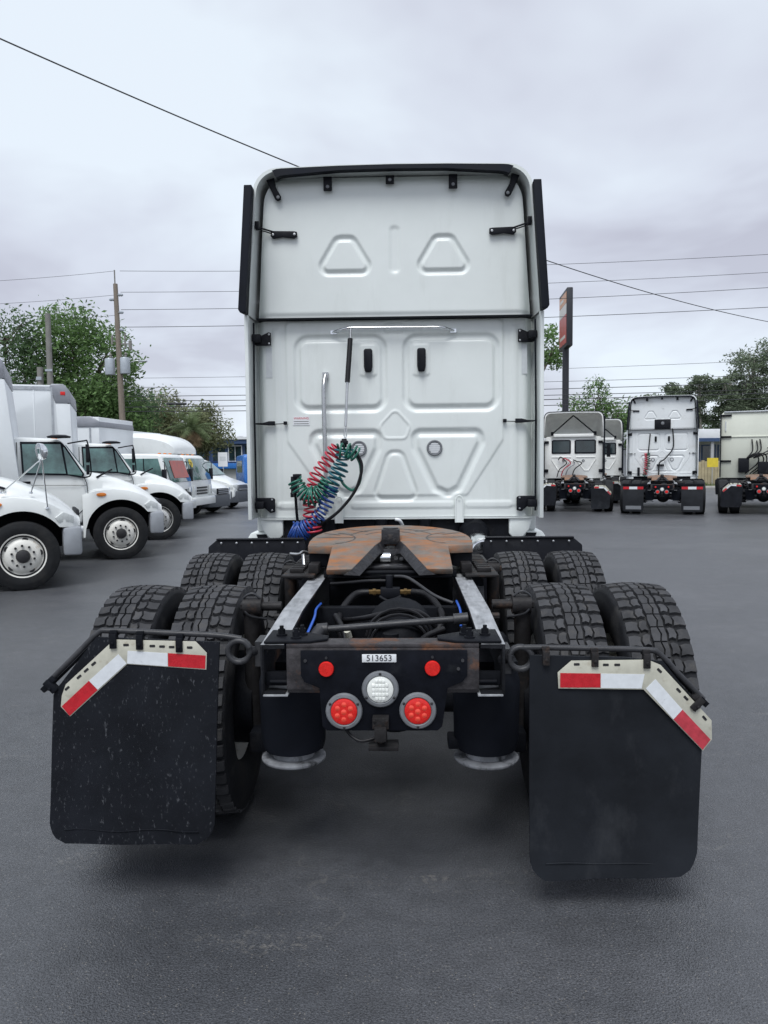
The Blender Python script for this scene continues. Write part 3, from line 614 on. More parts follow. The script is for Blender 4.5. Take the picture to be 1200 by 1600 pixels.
# fifth wheel
FW = MB()
def zp(y): return 1.15 + (y - 1.48) * (.06 / .64)
top = [(-.453, 1.50), (-.46, 1.62)] + [(.455 * math.cos(R(a)) * (1 if abs(math.cos(R(a))) < .97 else 1), 1.70 + .43 * math.sin(R(a))) for a in range(175, 4, -10)] + [(.46, 1.62), (.453, 1.50), (.315, 1.48), (.088, 1.48), (.058, 1.60), (.05, 1.68), (0, 1.70), (-.05, 1.68), (-.058, 1.60), (-.088, 1.48), (-.315, 1.48)]
n = len(top); up_ = [(x, y, zp(y)) for x, y in top]; dn = [(x, y, zp(y) - .045) for x, y in top]
FW.add(up_ + dn, [tuple(range(n)), tuple(range(2 * n - 1, n - 1, -1))] + [(i, (i + 1) % n, n + (i + 1) % n, n + i) for i in range(n)])
fw = P(FW, 'fifth_wheel', 'fifth_rust', bevel=.006)
for s in (-1, 1):
    m = MB(); q = [(s * .318, 1.482, 1.151), (s * .085, 1.482, 1.151), (s * .195, 1.27, 1.052), (s * .33, 1.265, 1.05)]
    q2 = [(s * .318, 1.482, 1.106), (s * .085, 1.482, 1.106), (s * .195, 1.285, 1.02), (s * .33, 1.28, 1.02)]
    m.add(q + q2, [(0, 1, 2, 3), (7, 6, 5, 4), (0, 4, 5, 1), (1, 5, 6, 2), (2, 6, 7, 3), (3, 7, 4, 0)]); P(m, 'ramp', 'fifth_rust', fw, bevel=.006)
    # greasy throat flange below the ramp edge
    m = MB(); m.add([(s * .086, 1.484, 1.149), (s * .056, 1.60, 1.160), (s * .048, 1.685, 1.168), (s * .196, 1.268, 1.050), (s * .055, 1.50, 1.105), (s * .02, 1.60, 1.09), (s * .015, 1.69, 1.11), (s * .155, 1.262, 1.018), (s * .24, 1.262, 1.022)],
                    [(0, 1, 5, 4), (1, 2, 6, 5), (0, 4, 7, 3), (3, 7, 8)]); P(m, 'greasy_throat', 'grease', fw, smooth=40)
    m = MB(); m.box(min(s * .34, s * .452), max(s * .34, s * .452), 1.52, 1.95, 1.03, 1.13); P(m, 'side_skirt', 'black_frame', fw, bevel=.01)
    # slider base
    m = MB(); m.box(min(s * .40, s * .575), max(s * .40, s * .575), 1.32, 2.2, .998, 1.012); m.box(min(s * .385, s * .44), max(s * .385, s * .44), 1.40, 2.1, 1.012, 1.06); m.box(min(s * .33, s * .42), max(s * .33, s * .42), 1.55, 1.85, 1.06, 1.10); br = P(m, 'slider_bracket', 'cast_dark', bevel=.004)
    for k in range(9):
        m = MB(); m.box(min(s * .47, s * .545), max(s * .47, s * .545), 1.42 + k * .075, 1.455 + k * .075, 1.0125, 1.034); P(m, 'rack_tooth', 'cast_dark', br, bevel=.003)
    # grease grooves in the top plate
    for cx, rx, ry, a0, a1 in ((s * .0, .17, .20, 30, 88) if s > 0 else (0, .17, .20, 92, 150), (s * .0, .25, .29, 22, 86) if s > 0 else (0, .25, .29, 94, 158), (s * .34, .13, .15, 100, 255) if s > 0 else (s * .34, .13, .15, -75, 80)):
        cyc = 1.70; m = MB(); q = []
        for i in range(25):
            a = R(a0 + (a1 - a0) * i / 24); x = cx + rx * math.cos(a); y = cyc + ry * math.sin(a); q.append([(x, y, zp(y) + .001), (x + .007 * math.cos(a), y + .012 * math.sin(a), zp(y + .012 * math.sin(a)) + .001)])
        m.loft(q); P(m, 'grease_groove', 'grease', fw, fix=False)
    for p0, p1 in (((s * .20, 1.72), (s * .43, 1.72)), ((s * .30, 1.80), (s * .40, 1.86)), ((s * .14, 1.90), (s * .28, 1.99))):
        m = MB(); d = (V(*p1) - V(*p0)).normalized(); nn = V(-d.y, d.x) * .005
        m.add([(p0[0] - nn.x, p0[1] - nn.y, zp(p0[1] - nn.y) + .0012), (p1[0] - nn.x, p1[1] - nn.y, zp(p1[1] - nn.y) + .0012), (p1[0] + nn.x, p1[1] + nn.y, zp(p1[1] + nn.y) + .0012), (p0[0] + nn.x, p0[1] + nn.y, zp(p0[1] + nn.y) + .0012)], [(0, 1, 2, 3)]); P(m, 'grease_groove', 'grease', fw, fix=False)
m = MB(); m.box(-.052, .052, 1.64, 1.76, 1.14, 1.225); m.cyl((0, 1.70, 1.225), (0, 1.70, 1.232), .045, n=20); P(m, 'jaw_block', 'grease', fw, bevel=.012)
m = MB(); m.box(-.11, .11, 1.58, 1.70, 1.04, 1.12); m.box(-.20, .20, 1.45, 1.62, 1.02, 1.045); P(m, 'lock_jaw', 'grease', fw, bevel=.008)
m = MB(); m.cyl((-.055, 1.56, 1.075), (.0, 1.56, 1.075), .030, n=16); m.cyl((.03, 1.555, 1.075), (.03, 1.545, 1.075), .012, n=10); m.cyl((.06, 1.555, 1.07), (.06, 1.545, 1.07), .012, n=10); P(m, 'lock_pin', 'chrome', fw, smooth=40)
m = MB(); m.box(-.33, .33, 1.36, 2.2, .99, 1.004); m.cyl((-.30, 1.36, 1.02), (.30, 1.36, 1.02), .012, n=10); m.box(-.36, .36, 1.42, 1.47, .985, 1.02); P(m, 'base_plate', 'black_frame', bevel=.004)
m = MB(); m.tube(crom([(-.46, 1.7, 1.08), (-.50, 1.65, 1.10), (-.52, 1.62, 1.09), (-.57, 1.60, 1.095)]), .009, 8); m.tube([(-.50, 1.66, 1.09), (-.49, 1.62, 1.02)], .012, 8); P(m, 'release_handle', 'steel_pipe', fw, smooth=60)
# black quarter fenders in front of the drive wheels
for s in (-1, 1):
    m = MB(); m.prism([(s * .66, 1.05), (s * 1.30, 1.05), (s * 1.36, 1.0), (s * 1.365, .90), (s * 1.34, .50), (s * .66, .50), (s * .64, .9), (s * .645, 1.0)], 'y', 2.86, 2.875); m.prism([(s * .66, 1.05), (s * 1.30, 1.05), (s * 1.30, 1.062), (s * .66, 1.062)], 'y', 2.845, 2.90)
    fe = P(m, 'quarter_fender', 'black_plastic', bevel=.006)
    for k in range(6):
        m = MB(); m.lathe([(.008, 0), (.008, .004), (0, .007)], (s * (.70 + .112 * k), 2.845, 1.03), (0, -1, 0), 10); P(m, 'rivet', 'steel_pipe', fe)
    m = MB(); m.tube([(s * .44, 2.9, .9), (s * .7, 2.88, .95), (s * 1.2, 2.88, .95)], .02, 8); P(m, 'fender_bracket', 'black_frame', fe)
# tank and dark parts under the cab
m = MB(); m.lathe([(0, 0), (.085, .005), (.11, .03), (.115, .07), (.115, .7), (0, .7)], (.665, 3.02, .925), (0, 1, 0), 32); P(m, 'exhaust_canister', 'chrome', smooth=40)
m = MB(); m.box(-.95, .98, 3.80, 3.95, .55, 1.13); m.box(-.35, .35, 3.2, 3.8, .72, .95); m.box(-.9, -.45, 3.3, 3.8, .45, .9); P(m, 'chassis_box', 'black_frame', bevel=.01)
for x in (-.55, -.12, .25, .62):
    m = MB(); m.cyl((x, 3.78, 1.02), (x, 3.78, 1.13), .05, n=14); P(m, 'cab_mount', 'black_frame', smooth=40)
m = MB(); m.lathe([(0, 0), (.10, .01), (.13, .05), (.13, .2)], (.66, 3.70, 1.0), (0, 1, 0), 24); P(m, 'cab_mount', 'black_frame', smooth=40)
m = MB(); m.tube(crom([(.05, 3.7, 1.05), (.06, 3.65, 1.08), (.035, 3.6, 1.13), (.0, 3.6, 1.14)]), .014, 8); P(m, 'white_pipe', 'tag_white', smooth=60)

# ------------------------------------------------------------------ sleeper cab
import numpy as np
def contour(w0, w1, zt, rc, z0=1.15, zm=2.79, n=8):
    L_ = [(-w0, z0), (-w0, (z0 + zm) / 2), (-w0, zm), (-(w0 + w1) / 2, (zm + zt - rc) / 2), (-w1, zt - rc)]
    L_ += [(-w1 + rc + rc * math.cos(R(180 - 90 * i / n)), zt - rc + rc * math.sin(R(180 - 90 * i / n))) for i in range(1, n + 1)]
    L_ += [(-w1 * .4, zt + .012), (0, zt + .016)]
    return L_ + [(-x, z) for x, z in reversed(L_[:-1])]
def shape_sdf(X, Z, pts, r):
    c = np.array(pts); n = len(c); d = np.full(X.shape, 1e9); ins = np.zeros(X.shape, bool)
    for i in range(n):
        a = c[i]; b = c[(i + 1) % n]; e = b - a; wx = X - a[0]; wz = Z - a[1]
        t = np.clip((wx * e[0] + wz * e[1]) / (e @ e), 0, 1); d = np.minimum(d, np.hypot(wx - e[0] * t, wz - e[1] * t))
        cond = ((a[1] > Z) != (b[1] > Z)); xi = a[0] + (Z - a[1]) * (b[0] - a[0]) / (b[1] - a[1] + 1e-12); ins ^= cond & (X < xi)
    return np.where(ins, -d, d) - r
def sst(a, b, x): t = np.clip((x - a) / (b - a), 0, 1); return t * t * (3 - 2 * t)
def groove(d, w, dep): t = -d / w; return dep * sst(0, .38, t) * sst(0, .38, 1 - t)
def step(d, w, dep): return dep * sst(0, w, -d)
def inset(pts, r):      # move every corner towards the centroid so that the rounded outline keeps its size
    c = np.mean(pts, 0); return [(x - np.sign(x - c[0]) * r, z - np.sign(z - c[1]) * r) for x, z in pts]
def rr(x0, x1, z0, z1, r): return [(x0 + r, z0 + r), (x1 - r, z0 + r), (x1 - r, z1 - r), (x0 + r, z1 - r)]
def wall(fn, hw, z0, z1, y0, nx=236, nz=150, mat='white_paint', name='back_wall', parent=None):
    zs = np.linspace(z0, z1, nz); us = np.linspace(-1, 1, nx); Z, U = np.meshgrid(zs, us, indexing='ij'); H = np.array([hw(z) for z in zs])[:, None]; X = U * H
    Yd = y0 + fn(X, Z); vs = np.stack([X, Yd, Z], -1).reshape(-1, 3)
    me = bpy.data.meshes.new(name); fs = [(i * nx + j, i * nx + j + 1, (i + 1) * nx + j + 1, (i + 1) * nx + j) for i in range(nz - 1) for j in range(nx - 1)]
    me.from_pydata(vs.tolist(), [], fs); me.materials.append(MATS[mat]); me.polygons.foreach_set('use_smooth', [True] * len(fs)); me.update()
    return mkobj(name, me, parent)
LOWTRAP = [(.215, 1.805), (.665, 1.805), (.67, 1.775), (.50, 1.42), (.44, 1.39), (.37, 1.42), (.22, 1.735)]
def low_fn(X, Z):
    y = np.zeros_like(X)
    for x0, x1 in ((-.845, -.05), (.06, .885)): y += groove(shape_sdf(X, Z, rr(x0, x1, 2.018, 2.678, .13), .13), .075, .020)
    for s in (1, -1):
        pts = [(s * (x) + (0 if s > 0 else .03), z) for x, z in LOWTRAP]
        y += groove(shape_sdf(X, Z, pts, .09), .085, .021)
    for x0, x1 in ((-.29, -.14), (.15, .30)): y += -step(shape_sdf(X, Z, rr(x0, x1, 2.32, 2.59, .03), .03), .012, .008)
    dm = [(.004, 1.99), (-.075, 1.905), (-.055, 1.85), (.06, 1.85), (.08, 1.905)]; y += -groove(shape_sdf(X, Z, dm, .055), .022, .008)
    tb = [(-.01, 1.63), (.015, 1.63), (.11, 1.36), (-.10, 1.36)]; y += groove(shape_sdf(X, Z, tb, .085), .05, .012)
    big = [(-.86, 2.74), (.86, 2.74), (.86, 1.80), (.58, 1.37), (-.56, 1.37), (-.86, 1.80)]; y += step(-shape_sdf(X, Z, big, .035), .014, .009)
    for x0, x1 in ((-.38, .50), (.58, .98), (-1.0, -.60)): y += -step(shape_sdf(X, Z, rr(x0, x1, 1.215, 1.285, .03), .03), .016, .008)
    for x0, x1 in ((-1.02, -.94), (.955, 1.035)): y += -step(shape_sdf(X, Z, rr(x0, x1, 1.22, 2.74, .02), .02), .03, .007)
    y += groove(shape_sdf(X, Z, rr(-.10, .10, 2.665, 2.775, .05), .05), .02, .006)
    y += .10 * sst(1.06, 1.16, np.abs(X)) ** 2
    y += .0025 * np.sin(X * 2.3 + 1) * np.sin(Z * 2.9) + .0012 * np.sin(X * 6.1 + Z * 3)
    return y
def up_fn(X, Z):
    y = np.zeros_like(X)
    for s, o in ((-1, .008), (1, .008)):
        tri = [(s * .40 - .035 + o, 3.37), (s * .40 + .035 + o, 3.37), (s * .40 + .135 + o, 3.205), (s * .40 - .135 + o, 3.205)]
        y += groove(shape_sdf(X, Z, tri, .085), .06, .019)
    y += groove(shape_sdf(X, Z, rr(-.042, .068, 3.13, 3.53, .05), .05), .10, .010)
    y += .012 * sst(2.84, 2.80, Z)
    y += .10 * sst(1.0, 1.13, np.abs(X)) ** 2 + .06 * sst(3.82, 3.93, Z) ** 2
    y += .004 * np.sin(X * 1.7 + .6) * np.sin(Z * 2.1)
    return y
def hw_up(z):
    w = 1.125 - (z - 2.79) * .085
    if z > 3.70: t = (z - 3.70) / .23; w -= .20 * (1 - math.sqrt(max(0, 1 - t * t)))
    return w
YB = 3.75
def sleeper_cab(T, mat='white_paint'):
    # outer shell: fairing lip, sleeper, windscreen slope, bonnet
    m = MB()
    rings = []
    for y, w0, w1, zt, rc, z0, zm in ((3.50, 1.185, 1.105, 3.935, .19, 2.80, 2.805), ):
        pass
    sec = [(3.52, 1.190, 1.110, 3.945, .20, 2.80, 2.83), (3.60, 1.196, 1.117, 3.955, .20, 2.80, 2.83), (4.6, 1.205, 1.13, 3.96, .20, 2.80, 2.83), (5.6, 1.205, 1.13, 3.95, .24, 2.80, 2.83), (6.1, 1.19, 1.08, 3.82, .30, 2.72, 2.75), (6.45, 1.16, .98, 3.45, .30, 2.5, 2.55)]
    for y, w0, w1, zt, rc, z0, zm in sec: rings.append([(x, y, z) for x, z in contour(w0, w1, zt, rc, z0, zm)])
    m.loft(rings)
    inn = [[(x, 3.52, z) for x, z in contour(1.165, 1.085, 3.92, .18, 2.80, 2.83)], [(x, 3.86, z) for x, z in contour(1.15, 1.07, 3.925, .18, 2.80, 2.83)]]
    m.loft([rings[0], inn[0], inn[1]])
    P(m, 'roof_fairing', mat, T, smooth=40)
    m = MB()
    low = [(3.86, 1.195), (4.6, 1.205), (6.1, 1.205), (6.5, 1.18)]
    m.loft([[(s_ * w, y, z) for s_, z in ((-1, 1.02), (-1, 2.80), (1, 2.80), (1, 1.02))] for y, w in low], closed=True, caps=True)
    cabs = [(6.45, 1.16, 3.45), (6.7, 1.12, 2.9), (7.05, 1.05, 2.05), (7.3, 1.03, 1.85), (8.3, .98, 1.62), (8.45, .9, 1.2)]
    m.loft([[(-w, y, .8), (-w, y, z - .2), (-w * .8, y, z), (w * .8, y, z), (w, y, z - .2), (w, y, .8)] for y, w, z in cabs], closed=True, caps=True)
    body = P(m, 'cab_body', mat, T, bevel=.02)
    for s in (-1, 1):
        m = MB(); m.plate([(s * 1.212, 5.75, 1.95), (s * 1.212, 6.4, 1.95), (s * 1.212, 6.35, 2.6), (s * 1.212, 5.75, 2.6)], .01); P(m, 'side_window', 'glass_dark', body)
    m = MB(); m.plate([(-.95, 6.74, 2.82), (.95, 6.74, 2.82), (.95, 7.06, 2.08), (-.95, 7.06, 2.08)], .01); P(m, 'windscreen', 'glass_dark', body)
    # pressed back wall, two panels
    P_ = wall(low_fn, lambda z: 1.150, 1.15, 2.787, YB, mat=mat, name='back_wall', parent=T)
    U_ = wall(up_fn, hw_up, 2.797, 3.925, YB - .10, nz=110, mat=mat, name='upper_wall', parent=T)
    m = MB(); m.box(-1.13, 1.13, YB - .088, YB + .05, 2.789, 2.797); P(m, 'wall_seam', 'black_rubber', T)
    m = MB(); m.loft([[(-1.15, YB + .10, 1.15), (1.15, YB + .1, 1.15)], [(-1.15, YB, 1.15), (1.15, YB, 1.15)]]); m.box(-1.15, 1.15, YB + .004, YB + .05, 1.128, 1.149); P(m, 'wall_base', mat, T, bevel=.004)
    # black rubber lip under the roof edge
    m = MB(); A = contour(1.165, 1.07, 3.938, .19, 2.80, 2.83); A = A[10:-10]; B = []
    for x, z in A:
        t = abs(x) / 1.07; B.append((x * .965, z - (.036 + .03 * max(0, (t - .55) / .45))))
    m.loft([[(x, 3.515, z) for x, z in A], [(x, 3.508, z) for x, z in B], [(x, 3.60, z + .01) for x, z in B], [(x, 3.60, z) for x, z in A], [(x, 3.515, z) for x, z in A]]); P(m, 'rubber_lip', 'black_rubber', T, smooth=40)
    # side trims
    for s in (-1, 1):
        m = MB(); m.add([(s * 1.125, 3.54, 3.785), (s * 1.195, 3.53, 2.80), (s * 1.200, 3.30, 2.80), (s * 1.185, 3.30, 2.775), (s * 1.135, 3.30, 3.74), (s * 1.10, 3.54, 3.785), (s * 1.165, 3.53, 2.80), (s * 1.140, 3.30, 2.80), (s * 1.140, 3.30, 2.775), (s * 1.075, 3.30, 3.74)],
                        [(0, 1, 2, 4), (1, 3, 2), (5, 9, 7, 6), (4, 2, 7, 9), (2, 3, 8, 7), (0, 4, 9, 5), (0, 5, 6, 1), (1, 6, 8, 3), (6, 7, 8)]); P(m, 'upper_side_trim', 'black_rubber', T, bevel=.004)
        m = MB(); m.prism([(s * 1.165, 3.50), (s * 1.195, 3.50), (s * 1.203, 3.86), (s * 1.16, 3.86), (s * 1.172, 3.56), (s * 1.160, 3.54)], 'z', 1.15, 2.795); sx = P(m, 'side_extender', mat, T, bevel=.005)
        m = MB(); m.tube([(s * 1.155, 3.66, 1.20), (s * 1.158, 3.66, 2.0), (s * 1.15, 3.66, 2.76)], .008, 6); P(m, 'edge_seal', 'black_rubber', sx)
        m = MB(); m.box(min(s * 1.163, s * 1.171), max(s * 1.163, s * 1.171), 3.505, 3.53, 1.17, 2.78); P(m, 'edge_rib', 'alu', sx)
        # lower white corner and side skirt
        m = MB(); m.prism([(s * .955, 1.148), (s * 1.16, 1.148), (s * 1.12, 1.03), (s * 1.06, .96), (s * 1.00, .955), (s * .955, 1.0)], 'y', YB + .02, YB + .12); P(m, 'cab_corner', mat, T, bevel=.012)
        m = MB(); m.prism([(s * 1.05, .93), (s * 1.10, 1.02), (s * 1.25, 1.015), (s * 1.30, .93), (s * 1.30, .35), (s * 1.05, .35)], 'y', 3.86, 6.6); sk = P(m, 'side_skirt', mat, T, bevel=.02)
        m = MB(); m.prism([(s * 1.09, .94), (s * 1.115, 1.0), (s * 1.20, 1.0), (s * 1.18, .94)], 'y', 3.852, 3.862); P(m, 'skirt_vent', 'black_plastic', sk)
        # hinge plates
        for z0, z1, out in ((2.585, 2.69, 1), (1.20, 1.32, -1)):
            m = MB()
            if out > 0: q = [(s * 1.02, z0), (s * 1.02, z1), (s * 1.04, z1 + .005), (s * 1.145, z1 - .045), (s * 1.16, z0 + .01), (s * 1.14, z0 - .003)]
            else: q = [(s * 1.01, z0), (s * 1.01, z1 - .01), (s * 1.03, z1), (s * 1.165, z1), (s * 1.165, z1 - .03), (s * 1.05, z0 - .01)]
            m.prism(q, 'y', YB - .035, YB - .018); m.obox((s * 1.13, YB - .06, (z0 + z1) / 2), (.07, .10, .06)); hp = P(m, 'hinge_plate', 'black_plastic', T, bevel=.006)
            for dz in (z0 + .015, z1 - .015):
                m = MB(); m.lathe([(.009, 0), (.008, .004), (0, .006)], (s * 1.035, YB - .036, dz), (0, -1, 0), 10); P(m, 'bolt', 'steel_pipe', hp)
        # stay arms
        m = MB(); m.prism([(s * .775, 3.435), (s * .775, 3.475), (s * .80, 3.48), (s * .985, 3.485), (s * .99, 3.445), (s * .97, 3.425), (s * .89, 3.437), (s * .80, 3.425)], 'y', YB - .135, YB - .112)
        m.tube([(s * .96, YB - .13, 3.475), (s * 1.07, YB - .15, 3.505), (s * 1.095, YB - .19, 3.52)], .008, 6); m.tube([(s * .98, YB - .13, 3.465), (s * 1.06, YB - .15, 3.485), (s * 1.09, YB - .19, 3.51)], .006, 6)
        m.obox((s * 1.085, YB - .19, 3.51), (.03, .05, .06)); st = P(m, 'stay_arm', 'black_plastic', T, bevel=.004)
        for x in (.795, .97):
            m = MB(); m.lathe([(.011, 0), (.010, .004), (0, .006)], (s * x, YB - .136, 3.455), (0, -1, 0), 10); P(m, 'bolt', 'steel_pipe', st)
        m = MB(); q = [(s * .90, 3.725), (s * .925, 3.715), (s * .945, 3.73), (s * 1.015, 3.88), (s * .95, 3.90), (s * .935, 3.82), (s * .895, 3.75)]; m.prism(q, 'y', 3.60, 3.62); cb = P(m, 'corner_bracket', 'black_plastic', T, bevel=.005)
        m = MB(); m.lathe([(.014, 0), (.013, .004), (0, .006)], (s * .92, 3.60, 3.745), (0, -1, 0), 10); P(m, 'bolt', 'lamp_bezel', cb)
        # mid latch
        m = MB(); m.box(min(s * .90, s * .928), max(s * .90, s * .928), YB - .03, YB - .002, 1.93, 1.958); m.prism([(s * 1.0, 1.925), (s * 1.0, 1.96), (s * 1.05, 1.96), (s * 1.10, 1.947), (s * 1.165, 1.945), (s * 1.165, 1.935), (s * 1.05, 1.925)], 'y', YB - .04, YB - .012)
        m.tube([(s * .92, YB - .02, 1.94), (s * 1.02, YB - .025, 1.935)], .004, 6); P(m, 'side_latch', 'black_plastic', T, bevel=.004)
    for x in (-.52, -.02, .485):
        m = MB(); z0 = 3.79 if abs(x) > .1 else 3.835; m.box(x - .034, x + .034, 3.60, 3.625, z0, 3.90); tb = P(m, 'lip_tab', 'black_plastic', T, bevel=.005)
        m = MB(); m.lathe([(.014, 0), (.012, .004), (0, .006)], (x, 3.60, z0 + .03), (0, -1, 0), 12); P(m, 'bolt', 'lamp_bezel', tb)
    # vent latches, round cab vents
    for x in (-.215, .226):
        m = MB(); m.prism([(x - .036, 2.53), (x - .03, 2.548), (x + .03, 2.548), (x + .036, 2.53), (x + .036, 2.40), (x + .026, 2.355), (x - .026, 2.355), (x - .036, 2.40)], 'y', YB - .045, YB - .010); P(m, 'vent_latch', 'black_plastic', T, bevel=.012)
    for x in (-.301, .331):
        m = MB(); m.lathe([(.066, 0), (.066, .010), (.060, .016), (.050, .014), (.047, .002)], (x, YB - .004, 1.725), (0, -1, 0), 32); v = P(m, 'round_vent', 'lamp_bezel', T, smooth=40)
        m = MB(); m.lathe([(.049, 0), (0, 0)], (x, YB - .006, 1.725), (0, -1, 0), 24); P(m, 'vent_disc', 'sticker_grey', v)
        for k in range(5):
            z = 1.725 + (k - 2) * .017; w = math.sqrt(.046 ** 2 - (z - 1.725) ** 2); m = MB(); m.box(x - w, x + w, YB - .014, YB - .007, z - .005, z + .005); P(m, 'vent_slat', 'tag_white', v)
sleeper_cab(T)
# fixtures only on the near truck
m = MB(); m.tube(crom([(-.505, YB - .01, 2.688), (-.47, YB - .04, 2.695), (-.37, YB - .07, 2.712), (-.2, YB - .07, 2.713), (.2, YB - .07, 2.71), (.39, YB - .07, 2.707), (.45, YB - .04, 2.697), (.495, YB - .01, 2.688)], 6), .0095, 10)
for x in (-.50, .49): m.obox((x, YB - .008, 2.688), (.05, .012, .03))
P(m, 'grab_bar', 'chrome', smooth=50)
m = MB(); m.tube(crom([(-.572, YB - .02, 2.335), (-.58, YB - .05, 2.28), (-.583, YB - .07, 2.2), (-.58, YB - .08, 1.9), (-.575, YB - .08, 1.6), (-.575, YB - .08, 1.18)]), .019, 12); m.obox((-.572, YB - .015, 2.335), (.05, .02, .05)); P(m, 'hose_post', 'steel_pipe', smooth=50)
tg_ = MB(); tg_.tube([(-.352, YB - .08, 2.715), (-.356, YB - .10, 2.60)], .006, 6); tg_.tube([(-.378, YB - .18, 2.26), (-.392, YB - .24, 1.90)], .012, 8); tg_.tube(crom([(-.392, YB - .24, 1.90), (-.405, YB - .25, 1.84), (-.395, YB - .26, 1.79), (-.385, YB - .25, 1.85), (-.392, YB - .24, 1.90)]), .005, 6)
ts = P(tg_, 'tension_spring', 'steel_pipe', smooth=50)
m = MB(); m.tube([(-.356, YB - .10, 2.62), (-.378, YB - .18, 2.26)], .021, 10)
for k in range(20): pass
P(m, 'spring_sleeve', 'hose_black', ts, smooth=50)
YH = 3.45
m = MB(); m.box(-.43, -.37, YH - .03, YH + .03, 1.755, 1.785); m.box(-.42, -.38, YH - .02, YH + .02, 1.73, 1.80); P(m, 'hose_clamp', 'black_plastic', bevel=.006)
m = MB(); m.tube(helix([(-.45, YH, 1.73), (-.54, YH, 1.62), (-.64, YH, 1.47), (-.68, YH, 1.34), (-.68, YH, 1.20), (-.66, YH + .02, 1.06)], .055, 18, seed=1), .0085, 6); P(m, 'red_air_hose', 'hose_red', smooth=60)
m = MB(); m.tube(helix([(-.40, YH - .05, 1.72), (-.42, YH - .05, 1.60), (-.47, YH - .05, 1.49), (-.52, YH - .05, 1.38)], .058, 9, seed=2), .0085, 6); P(m, 'teal_air_hose', 'hose_teal', smooth=60)
m = MB(); m.tube(helix([(-.50, YH - .03, 1.42), (-.545, YH - .03, 1.30), (-.60, YH - .02, 1.20), (-.68, YH, 1.12), (-.76, YH, 1.06)], .052, 13, seed=3), .008, 6); m.tube(helix([(-.84, YH, 1.07), (-.78, YH, 1.05), (-.72, YH, 1.08)], .07, 8, seed=9), .008, 6); P(m, 'blue_air_hose', 'hose_blue', smooth=60)
m = MB(); m.tube(helix([(-.80, YH - .03, 1.47), (-.745, YH - .04, 1.38), (-.66, YH - .05, 1.34), (-.58, YH - .06, 1.38), (-.53, YH - .06, 1.47)], .066, 14, seed=4), .0085, 6); m.tube(helix([(-.45, YH - .07, 1.70), (-.36, YH - .07, 1.70), (-.30, YH - .06, 1.67)], .05, 4, seed=5), .009, 6)
m.tube(crom([(-.30, YH - .05, 1.66), (-.27, YH - .05, 1.58), (-.275, YH - .05, 1.46), (-.33, YH - .05, 1.39), (-.40, YH - .05, 1.43), (-.44, YH - .04, 1.50)]), .011, 6); P(m, 'green_cable', 'hose_green', smooth=60)
m = MB(); m.tube(crom([(-.31, YH - .07, 1.70), (-.26, YH - .07, 1.60), (-.275, YH - .07, 1.48), (-.33, YH - .06, 1.36), (-.45, YH - .05, 1.22), (-.60, YH, 1.11), (-.70, YH + .05, 1.04)]), .013, 8); P(m, 'black_air_hose', 'hose_black', smooth=60)
m = MB(); m.box(-.85, -.80, YB - .20, YB - .05, 1.36, 1.50); m.box(-.83, -.77, YB - .22, YB - .12, 1.49, 1.52); m.box(-.855, -.83, YB - .2, YB - .1, 1.33, 1.37); m.tube([(-.825, YB - .12, 1.36), (-.82, YB - .1, 1.2), (-.81, YB - .06, 1.02)], .013, 8); P(m, 'gladhand_holder', 'black_plastic', bevel=.006)
for x in (-.475, .535):
    m = MB(); m.tube([(x - .03, YB - .012, 1.10), (x - .03, YB - .014, 1.29), (x - .02, YB - .014, 1.315), (x, YB - .014, 1.325), (x + .02, YB - .014, 1.315), (x + .03, YB - .014, 1.29), (x + .03, YB - .012, 1.10)], .007, 6); m.box(x - .026, x + .026, YB - .013, YB - .006, 1.10, 1.30); m.cyl((x, YB - .012, 1.29), (x, YB - .02, 1.29), .008, n=8); P(m, 'latch_strap', 'white_paint', smooth=40)
def sticker(x0, x1, z0, z1, mat='sticker_grey', y=None):
    m = MB(); y = y or YB - .002; m.box(x0, x1, y - .0012, y, z0, z1); return P(m, 'sticker', mat)
sticker(-.773, -.507, 2.725, 2.765, y=YB + .008); sticker(.538, .801, 2.715, 2.760, y=YB + .008); sticker(-1.071, -1.02, 2.324, 2.57, y=YB + .006); sticker(1.055, 1.10, 2.33, 2.58, y=YB + .006)
w_ = sticker(-.852, -.712, 1.925, 2.0, 'tag_white', YB - .001)
mkobj('lettering', text_mesh('WARNING', .026, 'ink_red'), w_, (-.782, YB - .0032, 1.982), (PI / 2, 0, 0))
for z in (1.957, 1.938):
    m = MB(); m.box(-.845, -.72, YB - .0032, YB - .0023, z - .003, z + .003); P(m, 'printed_line', 'lamp_bezel', w_)
wheel(T, -1.05, 7.6, tyre=TYRE_FAR); wheel(T, 1.05, 7.6, tyre=TYRE_FAR, flip=True)

# ------------------------------------------------------------------ trucks parked on the right
SMALL = {'bolt', 'screw', 'rail_bolt', 'rivet', 'grease_groove', 'diode', 'reflector_cell', 'number_tag', 'lettering', 'slot', 'rack_tooth', 'air_line', 'looped_hose', 'bead', 'shock_line', 'brass_fitting', 'air_tee', 'pale_connector', 'lock_pin', 'release_handle', 'lamp_cable', 'white_pipe', 'cab_mount'}
CABP = {'roof_fairing', 'cab_body', 'back_wall', 'upper_wall', 'wall_seam', 'wall_base', 'rubber_lip', 'upper_side_trim', 'side_extender', 'cab_corner', 'side_skirt', 'hinge_plate', 'stay_arm', 'corner_bracket', 'side_latch', 'lip_tab', 'vent_latch', 'round_vent'}
NEAR = {'grab_bar', 'hose_post', 'tension_spring', 'hose_clamp', 'red_air_hose', 'teal_air_hose', 'blue_air_hose', 'green_cable', 'black_air_hose', 'gladhand_holder', 'latch_strap', 'sticker'}
FLAPP = {'mud_flap', 'flap_hanger', 'strip_plate', 'hanger_tip'}
def base(o): return o.name.split('.')[0]
